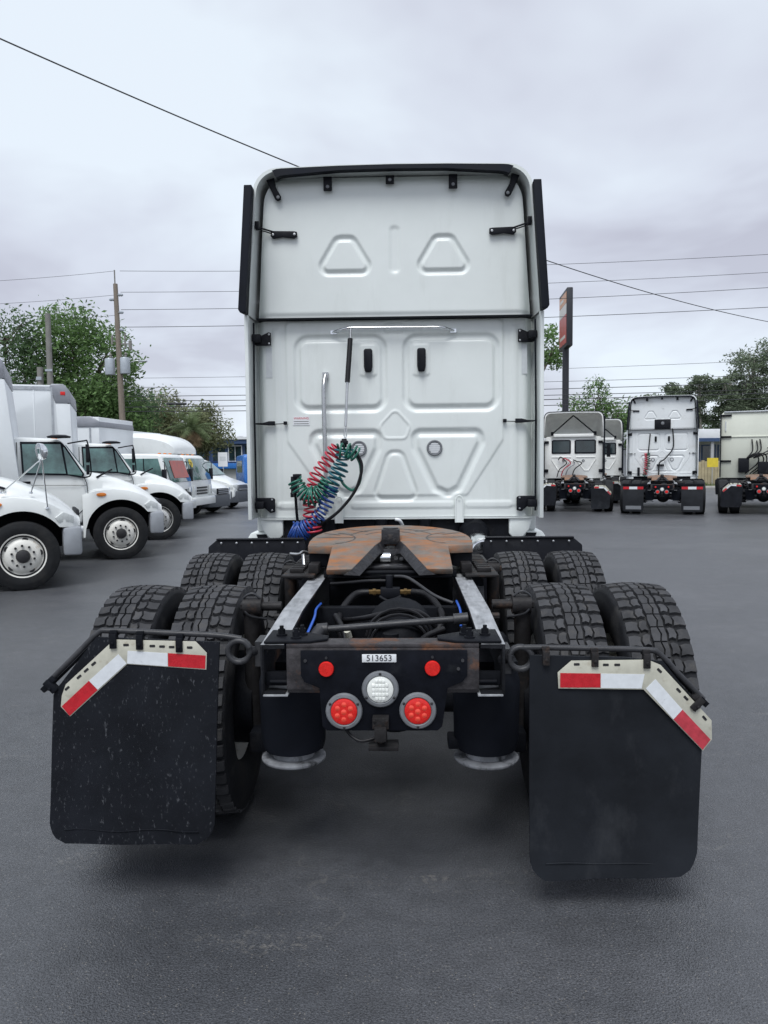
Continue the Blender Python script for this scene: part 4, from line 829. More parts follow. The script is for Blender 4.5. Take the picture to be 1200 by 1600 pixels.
def cpart(o, parent, skip, swap):
    c = o.copy(); COL.objects.link(c); c.parent = parent
    if base(o) == 'tyre': c.data = TYRE_FAR
    if swap and o.type == 'MESH' and o.data.materials and o.data.materials[0].name == 'white_paint':
        c.material_slots[0].link = 'OBJECT'; c.material_slots[0].material = MATS[swap]
    for ch in list(o.children):
        if base(ch) not in skip: cpart(ch, c, skip, swap)
ORIG = list(T.children)
def clone_truck(root, skip, swap=None):
    for ch in ORIG:
        if base(ch) not in skip: cpart(ch, root, skip, swap)
def far_flaps(root, rect=True, right=True, left=True):
    for s in (-1, 1):
        if (s > 0 and not right) or (s < 0 and not left): continue
        m = MB(); m.prism([(s * .55, .90), (s * .55, .14), (s * .60, .10), (s * 1.12, .10), (s * 1.17, .14), (s * 1.17, .90)], 'y', 0, .015); f = P(m, 'mud_flap', 'flap_far', root, bevel=.003)
        m = MB(); m.box(min(s * .44, s * 1.19), max(s * .44, s * 1.19), -.01, .05, .90, .98); P(m, 'flap_hanger', 'black_frame', root, bevel=.005)
        for a, b, mt in ((.56, .74, 'tape_red'), (.741, .98, 'tape_white'), (.981, 1.16, 'tape_red')):
            m = MB(); m.box(min(s * a, s * b), max(s * a, s * b), -.006, -.002, .80, .88); P(m, 'reflective_tape', mt, f)
        m = MB(); m.box(min(s * .62, s * 1.08), max(s * .62, s * 1.08), -.004, -.001, .17, .28); P(m, 'pale_print', 'lamp_bezel', f)
def scaled(root, k): root.scale = (k, k, k); return root
# sleeper
A = scaled(thing('tractor_truck', 'white high-roof sleeper tractor with black box on its back wall, parked right', 'truck', (8.2, 22.6, 0), R(-19.5), 'tractors parked along the right of the lot'), .95)
clone_truck(A, SMALL | NEAR | FLAPP, 'white_far'); far_flaps(A)
m = MB(); m.box(-.26, .28, YB - .14, YB, 2.80, 3.14); bx_ = P(m, 'equipment_box', 'black_plastic', A, bevel=.02)
m = MB(); m.lathe([(.06, 0), (.05, .015), (0, .02)], (0.01, YB - .14, 3.0), (0, -1, 0), 16); P(m, 'box_knob', 'lamp_bezel', bx_)
m = MB(); m.tube(crom([(.30, YB - .06, 3.05), (.35, YB - .08, 2.7), (.38, YB - .08, 2.3), (.33, YB - .08, 2.05), (.10, YB - .1, 1.75), (-.08, YB - .1, 1.6), (-.10, YB - .1, 1.3), (-.1, YB - .05, 1.1)]), .022, 6); P(m, 'black_hose', 'hose_black', A, smooth=60)
m = MB(); m.box(-.17, .07, YB - .1, YB, 1.50, 1.56); P(m, 'hose_bracket', 'black_plastic', A)
m = MB(); m.tube(helix([(-.52, YB - .15, 1.95), (-.52, YB - .15, 1.6), (-.56, YB - .15, 1.2)], .06, 12, 10), .016, 5); P(m, 'red_air_hose', 'hose_red', A, smooth=60)
m = MB(); m.tube(helix([(-.46, YB - .2, 1.95), (-.44, YB - .2, 1.6), (-.60, YB - .2, 1.15)], .05, 10, 10), .014, 5); P(m, 'green_cable', 'hose_green', A, smooth=60)
m = MB(); m.tube([(-.40, YB - .04, 2.65), (-.46, YB - .15, 1.95)], .02, 6); P(m, 'tension_spring', 'hose_black', A)
m = MB(); m.box(-.82, -.74, YB - .2, YB, 1.15, 1.45); P(m, 'gladhand_holder', 'black_plastic', A, bevel=.01)

def day_cab(root, mat):
    yb = 3.55; m = MB(); w = 1.10; z1 = 2.62
    m.loft([[(-w, y, 1.05), (-w, y, zt - .15), (-w + .12, y, zt), (w - .12, y, zt), (w, y, zt - .15), (w, y, 1.05)] for y, zt in ((yb, z1), (5.0, z1 + .05))], closed=True, caps=True)
    m.loft([[(-a, y, .75), (-a, y, z - .2), (-a * .8, y, z), (a * .8, y, z), (a, y, z - .2), (a, y, .75)] for y, a, z in ((5.0, 1.08, 2.6), (5.5, 1.03, 1.9), (6.6, .98, 1.6), (6.75, .9, 1.2))], closed=True, caps=True)
    b = P(m, 'cab_body', mat, root, bevel=.03)
    for x0, x1 in ((-.78, -.11), (.06, .80)):
        m = MB(); m.prism([(x0, 1.98), (x0 - .02, 2.02), (x0 - .02, 2.46), (x0 + .04, 2.50), (x1 - .04, 2.50), (x1 + .02, 2.46), (x1 + .02, 2.02), (x1, 1.98)], 'y', yb - .022, yb - .004); wn = P(m, 'rear_window', 'black_rubber', b, bevel=.01)
        m = MB(); m.box(x0 + .035, x1 - .035, yb - .028, yb - .021, 2.03, 2.45); P(m, 'pane', 'glass_dark', wn)
    for s in (-1, 1):
        m = MB(); q = [(s * x, z) for x, z in ((.10, 1.85), (.80, 1.85), (.80, 1.75), (.55, 1.35), (.40, 1.35), (.12, 1.72))]
        m.tube([(x, yb - .004, z) for x, z in q], .022, 6, closed=True); P(m, 'pressed_rib', mat, b, smooth=60)
        m = MB(); m.lathe([(.05, 0), (.05, .02), (.03, .025)], (s * .36, yb, 1.72), (0, -1, 0), 16); P(m, 'round_vent', 'lamp_bezel', b)
        m = MB(); m.box(min(s * 1.05, s * 1.08), max(s * 1.05, s * 1.08), yb - .12, yb - .04, 1.1, 2.4); P(m, 'edge_seal', 'black_rubber', b)
        m = MB(); m.prism([(s * 1.085, yb - .35), (s * 1.115, yb - .35), (s * 1.125, yb), (s * 1.085, yb)], 'z', 1.1, 3.3); P(m, 'side_extender', mat, root, bevel=.006)
        m = MB(); m.box(min(s * 1.07, s * 1.125), max(s * 1.07, s * 1.125), yb - .42, yb - .352, 1.15, 3.35); P(m, 'upper_side_trim', 'black_rubber', root)
        m = MB(); m.box(min(s * .92, s * 1.06), max(s * .92, s * 1.06), yb - .05, yb, 1.28, 1.40); m.box(min(s * .9, s * 1.06), max(s * .9, s * 1.06), yb - .05, yb, 2.36, 2.46); P(m, 'hinge_plate', 'black_plastic', root, bevel=.01)
        m = MB(); m.plate([(s * 1.103, 4.1, 1.9), (s * 1.103, 4.85, 1.9), (s * 1.103, 4.75, 2.45), (s * 1.103, 4.1, 2.45)], .008); P(m, 'side_window', 'glass_dark', b)
        m = MB(); m.prism([(s * .95, .30), (s * 1.16, .30), (s * 1.16, 1.0), (s * .95, 1.0)], 'y', 3.6, 5.1); P(m, 'side_skirt', mat, root, bevel=.03)
        m = MB(); m.tube([(s * 0, yb + .25, 3.42), (s * .78, yb - .1, 2.72)], .025, 8); m.cyl((s * .78, yb - .12, 2.66), (s * .78, yb - .12, 2.8), .05, n=12); P(m, 'fairing_strut', 'black_frame', root)
        m = MB(); m.tube([(s * 1.12, 4.9, 2.2), (s * 1.35, 4.95, 2.25)], .02, 6); m.box(min(s * 1.28, s * 1.42), max(s * 1.28, s * 1.42), 4.9, 4.98, 1.85, 2.35); P(m, 'door_mirror', 'black_plastic', root)
    m = MB(); secs = [(3.25, 1.115, 1.06, 3.52, .2), (3.8, 1.115, 1.06, 3.54, .2), (4.5, 1.05, .98, 3.30, .22), (5.05, .95, .85, 2.95, .2), (5.2, .85, .75, 2.76, .08)]
    rings = [[(x, y, z) for x, z in contour(a, b_, zt, rc, 2.60, 2.63)] for y, a, b_, zt, rc in secs]; m.loft(rings)
    m.mi = 1; inn = [[(x * .96, y + (.02 if i else 0), 2.6 + (z - 2.6) * .95) for x, y, z in r] for i, r in enumerate(rings)]; m.loft(inn); m.mi = 0; m.loft([rings[0], inn[0]])
    P(m, 'roof_fairing', [mat, 'inner_liner'], root, smooth=40)
    m = MB(); c = contour(1.12, 1.065, 3.53, .2, 2.9, 2.95); m.tube([(x, 3.245, z) for x, z in c[3:-3]], .013, 6); P(m, 'rubber_lip', 'black_rubber', root, smooth=60)
    m = MB(); m.box(-.75, .75, yb - .10, yb, 2.60, 2.72); P(m, 'roof_spoiler', mat, root, bevel=.02)
    for k, (x0, mt) in enumerate(((-.55, 'hose_black'), (-.40, 'hose_red'), (-.25, 'steel_pipe'), (0.0, 'hose_black'))):
        m = MB(); m.tube(crom([(x0, yb - .04, 1.75), (x0 + .1, yb - .2, 1.85 - .05 * k), (x0 + .3, yb - .25, 1.62), (x0 + .05, yb - .2, 1.4), (x0 - .05, yb - .1, 1.1)]), .02, 6); P(m, 'air_hose', mt, root, smooth=60)
    for s in (-1, 1): wheel(root, s * 1.02, 6.0, tyre=TYRE_FAR, rim=RIM_D, flip=s < 0)
DAYSKIP = SMALL | NEAR | CABP | {'quarter_fender', 'wheel_front'}
B = thing('tractor_truck', 'white day-cab tractor with open roof fairing nearest the big truck', 'truck', (6.02, 24.2, 0), R(-13), 'tractors parked along the right of the lot')
C = thing('tractor_truck', 'white day-cab tractor half hidden behind the other day-cab tractor', 'truck', (8.0, 29.2, 0), R(-17), 'tractors parked along the right of the lot')
for r_ in (scaled(B, .95), scaled(C, .95)): clone_truck(r_, DAYSKIP); day_cab(r_, 'white_daycab')
# cream mid-roof sleeper at the right edge
D = scaled(thing('tractor_truck', 'cream mid-roof sleeper tractor cut off by the right edge', 'truck', (11.0, 22.2, 0), R(-23), 'tractors parked along the right of the lot'), .95)
clone_truck(D, SMALL | NEAR | CABP)
m = MB(); m.loft([[(-1.2, y, 1.05), (-1.2, y, zt - .10), (-1.12, y, zt), (1.12, y, zt), (1.2, y, zt - .10), (1.2, y, 1.05)] for y, zt in ((YB, 3.36), (5.6, 3.40), (6.3, 3.2))], closed=True, caps=True)
m.loft([[(-a, y, .75), (-a, y, z - .2), (-a * .8, y, z), (a * .8, y, z), (a, y, z - .2), (a, y, .75)] for y, a, z in ((6.3, 1.15, 3.15), (6.9, 1.05, 2.0), (8.0, .98, 1.65))], closed=True, caps=True); db = P(m, 'cab_body', 'cream_paint', D, bevel=.03)
m = MB(); m.box(-1.215, 1.215, YB - .03, YB + .06, 2.48, 2.52); P(m, 'pressed_rib', 'cream_paint', db, bevel=.01)
m = MB(); m.box(-1.1, 1.1, YB - .05, YB + .1, 3.34, 3.39); P(m, 'roof_edge', 'alu', db, bevel=.01)
for s in (-1, 1):
    m = MB(); m.prism([(s * 1.18, YB - .3), (s * 1.21, YB - .3), (s * 1.22, YB), (s * 1.18, YB)], 'z', 1.1, 3.3); P(m, 'side_extender', 'black_rubber', D)
    for z in (3.22, 2.47, 1.62):
        m = MB(); m.box(min(s * .85, s * 1.18), max(s * .85, s * 1.18), YB - .06, YB, z, z + .06); P(m, 'stay_arm', 'black_plastic', D, bevel=.01)
    m = MB(); m.box(min(s * 1.02, s * 1.06), max(s * 1.02, s * 1.06), YB - .03, YB, 2.7, 3.05); P(m, 'grab_handle', 'sticker_grey', D)
    m = MB(); m.prism([(s * 1.0, .35), (s * 1.26, .35), (s * 1.26, 1.0), (s * 1.0, 1.0)], 'y', 3.86, 6.6); P(m, 'side_skirt', 'cream_paint', D, bevel=.03)
m = MB(); m.box(-.62, -.28, YB - .25, YB, 1.25, 1.75); P(m, 'equipment_box', 'black_plastic', D, bevel=.02)
m = MB(); m.box(.0, .9, YB - .35, YB, 1.10, 1.62); P(m, 'equipment_box', 'black_plastic', D, bevel=.02)
for k, (x0, z0) in enumerate(((-.2, 2.4), (-.05, 2.35), (.05, 2.4), (.3, 2.1))):
    m = MB(); m.tube(crom([(x0, YB - .05, z0), (x0 + .02, YB - .15, 2.0), (x0 - .15 - .1 * k, YB - .25, 1.75), (x0 + .1, YB - .3, 1.9), (x0 + .2, YB - .25, 1.6), (x0 - .2, YB - .1, 1.2)]), .022, 6); P(m, 'air_hose', 'hose_black', D, smooth=60)

# ------------------------------------------------------------------ box trucks parked on the left (x forward, camera sees their -y side)
def small_rim(kind):
    m = MB()
    m.lathe([(.285, .095), (.290, .105), (.284, .118), (.268, .112), (.262, .075), (.235, .070), (.20, .105), (.155, .128), (.12, .128), (.0, .128)], (0, 0, 0), (1, 0, 0), 40); return m.mesh('wheel', kind, smooth=35)
RIM_W = small_rim('rim_white'); RIM_S = small_rim('rim_steel')
TYRE_S = tyre_mesh('tyre', r=.45, hw=.125, tread=False, mat='tyre_far')
hm = MB(); hm.lathe([(.085, .12), (.088, .16), (.075, .195), (.05, .205), (0, .207)], (0, 0, 0), (1, 0, 0), 24); HUB = hm.mesh('hub', 'dark_hub', smooth=40)
hm = MB(); hm.add([(0.0, .036 * math.cos(t), .024 * math.sin(t)) for t in [2 * PI * i / 14 for i in range(14)]] + [(-.02, .036 * math.cos(t), .024 * math.sin(t)) for t in [2 * PI * i / 14 for i in range(14)]], [tuple(range(14))] + [(i, (i + 1) % 14, 14 + (i + 1) % 14, 14 + i) for i in range(14)]); HOLE = hm.mesh('hand_hole', 'dark_hub')
hm = MB(); hm.cyl((0, 0, 0), (.028, 0, 0), .0155, n=6); NUT = hm.mesh('lug_nut', 'dark_hub')
def front_wheel(root, x, y, rim, r=.45, k=1.0, full=True, rot=0):
    s = -1 if y < 0 else 1
    w = mkobj('wheel', rim, root, (x, y, r * k), (rot, 0, s * PI / 2), (k,) * 3); w.rotation_mode = 'XYZ'; w.rotation_euler = (0, 0, s * PI / 2)
    mkobj('tyre', TYRE_S, w); mkobj('hub', HUB, w)
    if full:
        for i in range(5):
            a = 2 * PI * i / 5 + rot; mkobj('hand_hole', HOLE, w, (.0935, .215 * math.cos(a), .215 * math.sin(a)), (a - PI / 2, 0, 0)).rotation_euler = (a + PI / 2, R(0), 0)
        for i in range(10):
            a = 2 * PI * i / 10 + .2 + rot; mkobj('lug_nut', NUT, w, (.125, .137 * math.cos(a), .137 * math.sin(a)))
    return w
def lerp_t(tab, x):
    for (a, va), (b, vb) in zip(tab, tab[1:]):
        if x <= b: t = max(0, (x - a) / (b - a)); return va + (vb - va) * t
    return tab[-1][1]
ZT = [(-.6, 1.52), (-.3, 1.475), (0, 1.39), (.3, 1.26), (.48, 1.15), (.60, 1.04), (.70, .93)]
ZF = [(-.6, 1.13), (-.4, 1.19), (-.1, 1.22), (.15, 1.19), (.35, 1.12), (.52, 1.02), (.62, .95), (.70, .89)]
WD = [(-.6, .99), (-.3, 1.03), (0, 1.04), (.3, 1.02), (.5, .97), (.62, .90), (.70, .78)]
def bonnet_mesh():
    xs = [-.60, -.57] + [-.555 + .56 * 2 * i / 22 * .985 for i in range(23)] + [.57, .60, .63, .66, .69, .71]
    rings = []
    for x in xs:
        zt, zf, w = lerp_t(ZT, x), lerp_t(ZF, x), lerp_t(WD, x)
        zb = .40 if x < -.556 else (.47 + math.sqrt(max(0, .56 ** 2 - x * x)) if abs(x) < .56 else .80)
        zb = min(max(zb, .80) if x > 0.2 else zb, zf - .06)
        h = [(0, zt), (.50 * w, zt - .004), (.72 * w, zt - .018), (.815 * w, zt - .06), (.85 * w, zt * .5 + zf * .5), (.875 * w, zf + .022), (.91 * w, zf + .004), (.975 * w, zf - .014), (w, min(zf - .07, max(zb, zf - .09))), (w, zb), (w - .05, zb + .005)]
        rings.append([(x, -a, b) for a, b in reversed(h)] + [(x, a, b) for a, b in h[1:]])
    m = MB(); m.loft(rings); n = len(rings[0]); m.f.append(tuple(range((len(rings) - 1) * n, len(rings) * n))); m.m.append(0); return m.mesh('bonnet', 'white_truck', smooth=50)
BONNET = bonnet_mesh()
def side_y(z): return -(.97 * (1 - max(0, z - 1.52) / .55 * .09)) - .004
def side_plate(root, name, pts, mat, t=.010, off=0.0, bev=0):
    m = MB()
    for s in (1, -1):
        pass
    vs = [(x, side_y(z) - off, z) for x, z in pts]; n = len(vs)
    m.add(vs + [(x, y - t, z) for x, y, z in vs], [tuple(range(n)), tuple(range(2 * n - 1, n - 1, -1))] + [(i, (i + 1) % n, n + (i + 1) % n, n + i) for i in range(n)])
    return P(m, name, mat, root, bevel=bev)
def conventional(root, mirrors=True, hood_mirror=False, poster=False, rim=None):
    mkobj('bonnet', BONNET, root)
    m = MB(); m.prism([(-1.88, .64), (-.60, .64), (-.53, 1.0), (-.53, 1.50), (-.86, 1.99), (-.94, 2.06), (-1.78, 2.10), (-1.88, 2.04)], 'y', -.97, .97)
    m.v = [(x, y * (1 - max(0, z - 1.52) / .55 * .09), z) for x, y, z in m.v]; cab = P(m, 'cab_body', 'white_truck', root, bevel=.045, seg=3)
    fr = side_plate(cab, 'window_frame', [(-1.50, 1.47), (-.80, 1.45), (-.58, 1.40), (-.555, 1.47), (-.83, 1.93), (-.90, 2.01), (-1.52, 2.01)], 'black_rubber', .006, 0, .004)
    side_plate(cab, 'door_glass', [(-1.47, 1.50), (-.84, 1.48), (-.91, 1.97), (-1.49, 1.97)], 'glass', .006, .005)
    side_plate(cab, 'quarter_glass', [(-.81, 1.47), (-.60, 1.44), (-.585, 1.475), (-.855, 1.92), (-.87, 1.92)], 'glass', .006, .005)
    m = MB(); dl = [(-.56, 1.42), (-.52, 1.30), (-.50, 1.05), (-.56, .90), (-.72, .75), (-1.54, .75), (-1.57, .80), (-1.57, 2.0)]
    m.tube([(x, side_y(z) + .002, z) for x, z in dl], .007, 5); m.tube([(-1.57, side_y(1.2) + .001, 1.30), (-.53, side_y(1.2) + .001, 1.28)], .004, 5); P(m, 'door_seam', 'dark_hub', cab)
    m = MB(); m.tube([(-1.62, -.99, 1.25), (-1.64, -1.02, 1.35), (-1.66, -.99, 1.45)], .012, 6); P(m, 'grab_handle', 'black_plastic', cab); m = MB(); m.box(-1.50, -1.38, -.99, -.965, 1.32, 1.36); P(m, 'door_handle', 'black_plastic', cab)
    m = MB(); m.add([(-.545, -.86, 1.515), (-.545, .86, 1.515), (-.845, .80, 1.95), (-.845, -.80, 1.95), (-.525, -.86, 1.53), (-.525, .86, 1.53), (-.825, .80, 1.965), (-.825, -.80, 1.965)], [(3, 2, 1, 0), (4, 5, 6, 7), (0, 1, 5, 4), (1, 2, 6, 5), (2, 3, 7, 6), (3, 0, 4, 7)]); ws = P(m, 'windscreen', 'glass', cab)
    if poster:
        m = MB(); m.plate([(-.57, -.72, 1.58), (-.57, .6, 1.58), (-.79, .6, 1.91), (-.79, -.72, 1.91)], .012); m.v = [(x + .03, y, z) for x, y, z in m.v]; P(m, 'red_poster', 'poster_red', ws)
    for y in (-.5, 0, .5):
        m = MB(); m.lathe([(.05, 0), (.045, .03), (.02, .04)], (-1.0, y, 2.075), (0, 0, 1), 10); P(m, 'marker_lamp', 'amber', cab)
    for s in (-1, 1):
        m = MB(); m.plate([(.50, s * .985, 1.0), (.63, s * .90, .94), (.63, s * .90, .85), (.44, s * 1.0, .87), (.40, s * 1.015, .93)], .022 * (1 if s < 0 else -1)); P(m, 'headlamp', 'headlight', root, bevel=.004)
        m = MB(); m.lathe([(.055, 0), (.05, .02), (.0, .028)], (-.30, s * 1.03, 1.12), (0, s, 0), 14); m.v = [(-.30 + (x + .30) * 1.5, y, 1.12 + (z - 1.12) * .6) for x, y, z in m.v]; P(m, 'turn_lamp', 'amber', root, smooth=40)
        m = MB(); m.prism([(s * .70, .42), (s * .97, .42), (s * .97, .80), (s * .70, .80)], 'x', .48, .72); P(m, 'bumper_corner', 'bumper_silver', root, bevel=.04)
        m = MB(); m.cyl((-.92, s * .80, .50), (-.60, s * .80, .50), .16, n=24); m.cyl((-.86, s * .80, .50), (-.83, s * .80, .50), .167, n=24); P(m, 'step_tank', 'alu', root, smooth=40)
        m = MB(); m.box(-1.9, -.56, s * .62 - .05, s * .62 + .05, .45, .62); P(m, 'chassis_side', 'black_frame', root)
        m = MB(); m.loft([[(x, s * .40, z), (x, s * .97, z)] for x, z in [(.565 * math.cos(t), .47 + .565 * math.sin(t)) for t in [R(2 + 17.6 * i) for i in range(11)]]]); m.box(-.55, .55, s * .42 - .02, s * .42 + .02, .5, 1.0); P(m, 'wheel_well', 'black_frame', root)
        front_wheel(root, 0, s * .90, rim or RIM_W, full=(s < 0), rot=rnd.uniform(0, 1))
    m = MB(); m.prism([(-.72, .46), (.72, .46), (.72, .80), (-.72, .80)], 'x', .56, .73); P(m, 'bumper', 'bumper_silver', root, bevel=.03)
    m = MB(); m.prism([(-.5, .84), (.5, .84), (.45, 1.0), (-.45, 1.0)], 'x', .68, .725); P(m, 'grille', 'black_plastic', root, bevel=.01)
    m = MB(); m.box(-6.0, .6, -.40, .40, .50, .72); m.box(-.1, .1, -.85, .85, .40, .50); P(m, 'chassis', 'black_frame', root)
    for s in (-1, 1):
        for y in (.80, 1.06): wheel(root, -4.4, s * y, r=.45, tyre=TYRE_S, rim=RIM_D, sc=1).rotation_euler = (0, 0, PI / 2)
    if mirrors:
        m = MB(); m.tube(crom([(-.80, -.90, 1.98), (-.55, -1.10, 2.02), (-.50, -1.20, 2.0), (-.47, -1.22, 1.75), (-.46, -1.20, 1.48), (-.52, -1.08, 1.42), (-.62, -.99, 1.42)], 6), .014, 6); m.box(-.53, -.48, -1.30, -1.14, 1.66, 1.96); m.box(-.53, -.48, -1.28, -1.16, 1.46, 1.62); P(m, 'door_mirror', 'black_plastic', root, bevel=.01)
        m = MB(); m.lathe([(.0, 0), (.16, .01), (.17, .035), (.10, .06), (0, .065)], (-.93, -1.02, 2.06), (0, 0, 1), 16); m.v = [(-.93 + (x + .93) * 1.1, -1.02 + (y + 1.02) * .8, z) for x, y, z in m.v]; P(m, 'roof_mirror', 'black_plastic', root, smooth=40)
    if hood_mirror:
        m = MB(); c = (.26, -1.12, 1.70)
        for p in ((-.22, -.98, 1.27), (.12, -.95, 1.26), (.31, -1.03, 1.06)): m.cyl(c, p, .009, n=6); m.lathe([(.028, 0), (.02, .015), (0, .018)], p, (0, -.4, 1), 8)
        P(m, 'mirror_tripod', 'chrome', root)
        m = MB(); m.lathe([(0, -.09), (.06, -.08), (.10, -.05), (.115, 0), (.105, .012), (0, .02)], (c[0] - .02, c[1], c[2] + .09), (-.85, -.35, -.15), 20); P(m, 'convex_mirror', 'chrome', root, smooth=50)
    m = MB(); m.tube([(-.36, -.86, 1.41), (-.10, -.72, 1.54)] if not hood_mirror else [(-.42, -.80, 1.40), (-.18, -.92, 1.32)], .016, 6); P(m, 'bonnet_latch', 'black_plastic', root)
def cargo_box(root, zt, x1=-1.75, slope=.2, x0=-6.2, cap='flat', mat='box_white'):
    m = MB(); m.prism([(x0, .92), (x1 + slope, .92), (x1, zt - .16), (x1 - .02, zt), (x0, zt)], 'y', -1.2, 1.2); b = P(m, 'cargo_box', mat, root, bevel=.012)
    if cap == 'flat':
        m = MB(); m.prism([(x1 - .32, zt - .02), (x1 - .28, zt + .025), (x1 - .06, zt + .025), (x1 + .05, zt - .10), (x1 + .07, zt - .36), (x1 - .22, zt - .36)], 'y', -1.222, 1.222); P(m, 'corner_cap', 'box_cap', b, bevel=.015)
        m = MB(); m.box(x1 - .30, x1 - .265, -1.226, -1.20, .95, zt - .05); P(m, 'corner_post', 'alu', b)
        m = MB(); m.prism([(x1 - .22, zt - .37), (x1 + .06, zt - .37), (x1 + slope + .02, .94), (x1 + slope - .22, .94)], 'y', -1.215, 1.215); P(m, 'front_post', mat, b, bevel=.02)
    else:
        q = [(x1 - 1.0, zt - .34), (x1 - 1.0, zt - .02)] + [(x1 - .9 + .95 * math.sin(R(a)), zt - .34 + .35 * math.cos(R(a))) for a in range(0, 91, 10)]
        m = MB(); m.prism(q, 'y', -1.225, 1.225); P(m, 'corner_cap', 'box_cap', b, bevel=.02)
        m = MB(); m.box(x1 - .30, x1 - .26, -1.23, -1.2, .95, zt - .35); m.box(x1 - .04, x1 + .02, -1.22, 1.22, .95, zt - .35); P(m, 'corner_post', 'alu', b)
    m = MB(); m.box(x0, x1 - .3, -1.212, -1.19, zt - .10, zt - .03); m.box(x0, x1, -1.215, -1.19, .90, 1.0); P(m, 'edge_rail', 'alu', b)
    for k in range(5):
        xx = x1 - .62 - .55 * k; m = MB(); m.box(xx - .012, xx + .012, -1.2075, -1.195, 1.0, zt - .10); P(m, 'panel_seam', 'box_white', b, bevel=.003)
    m = MB(); m.box(x1 - .12, x1 - .03, -1.235, -1.215, zt - .20, zt - .13); P(m, 'marker_lamp', 'lens_red', b, bevel=.004)
def at_wheel(x, y, a): return (x - .9 * math.sin(R(a)), y + .9 * math.cos(R(a)), 0), R(a)
GB = 'box trucks parked in a row on the left'
t1 = thing('box_truck', 'nearest white box truck at left edge with chrome mirror on its bonnet', 'truck', *at_wheel(-4.71, 9.96, 25), GB); conventional(t1, mirrors=False, hood_mirror=True); cargo_box(t1, 3.3)
t2 = thing('box_truck', 'white box truck second in the left row with orange fender lamp', 'truck', *at_wheel(-4.54, 13.19, 23), GB); conventional(t2); cargo_box(t2, 3.36, slope=.24)
t3 = thing('box_truck', 'white box truck third in the left row, bright steel wheel', 'truck', *at_wheel(-4.86, 16.57, 19), GB); conventional(t3, rim=RIM_S); cargo_box(t3, 3.24, slope=.08)
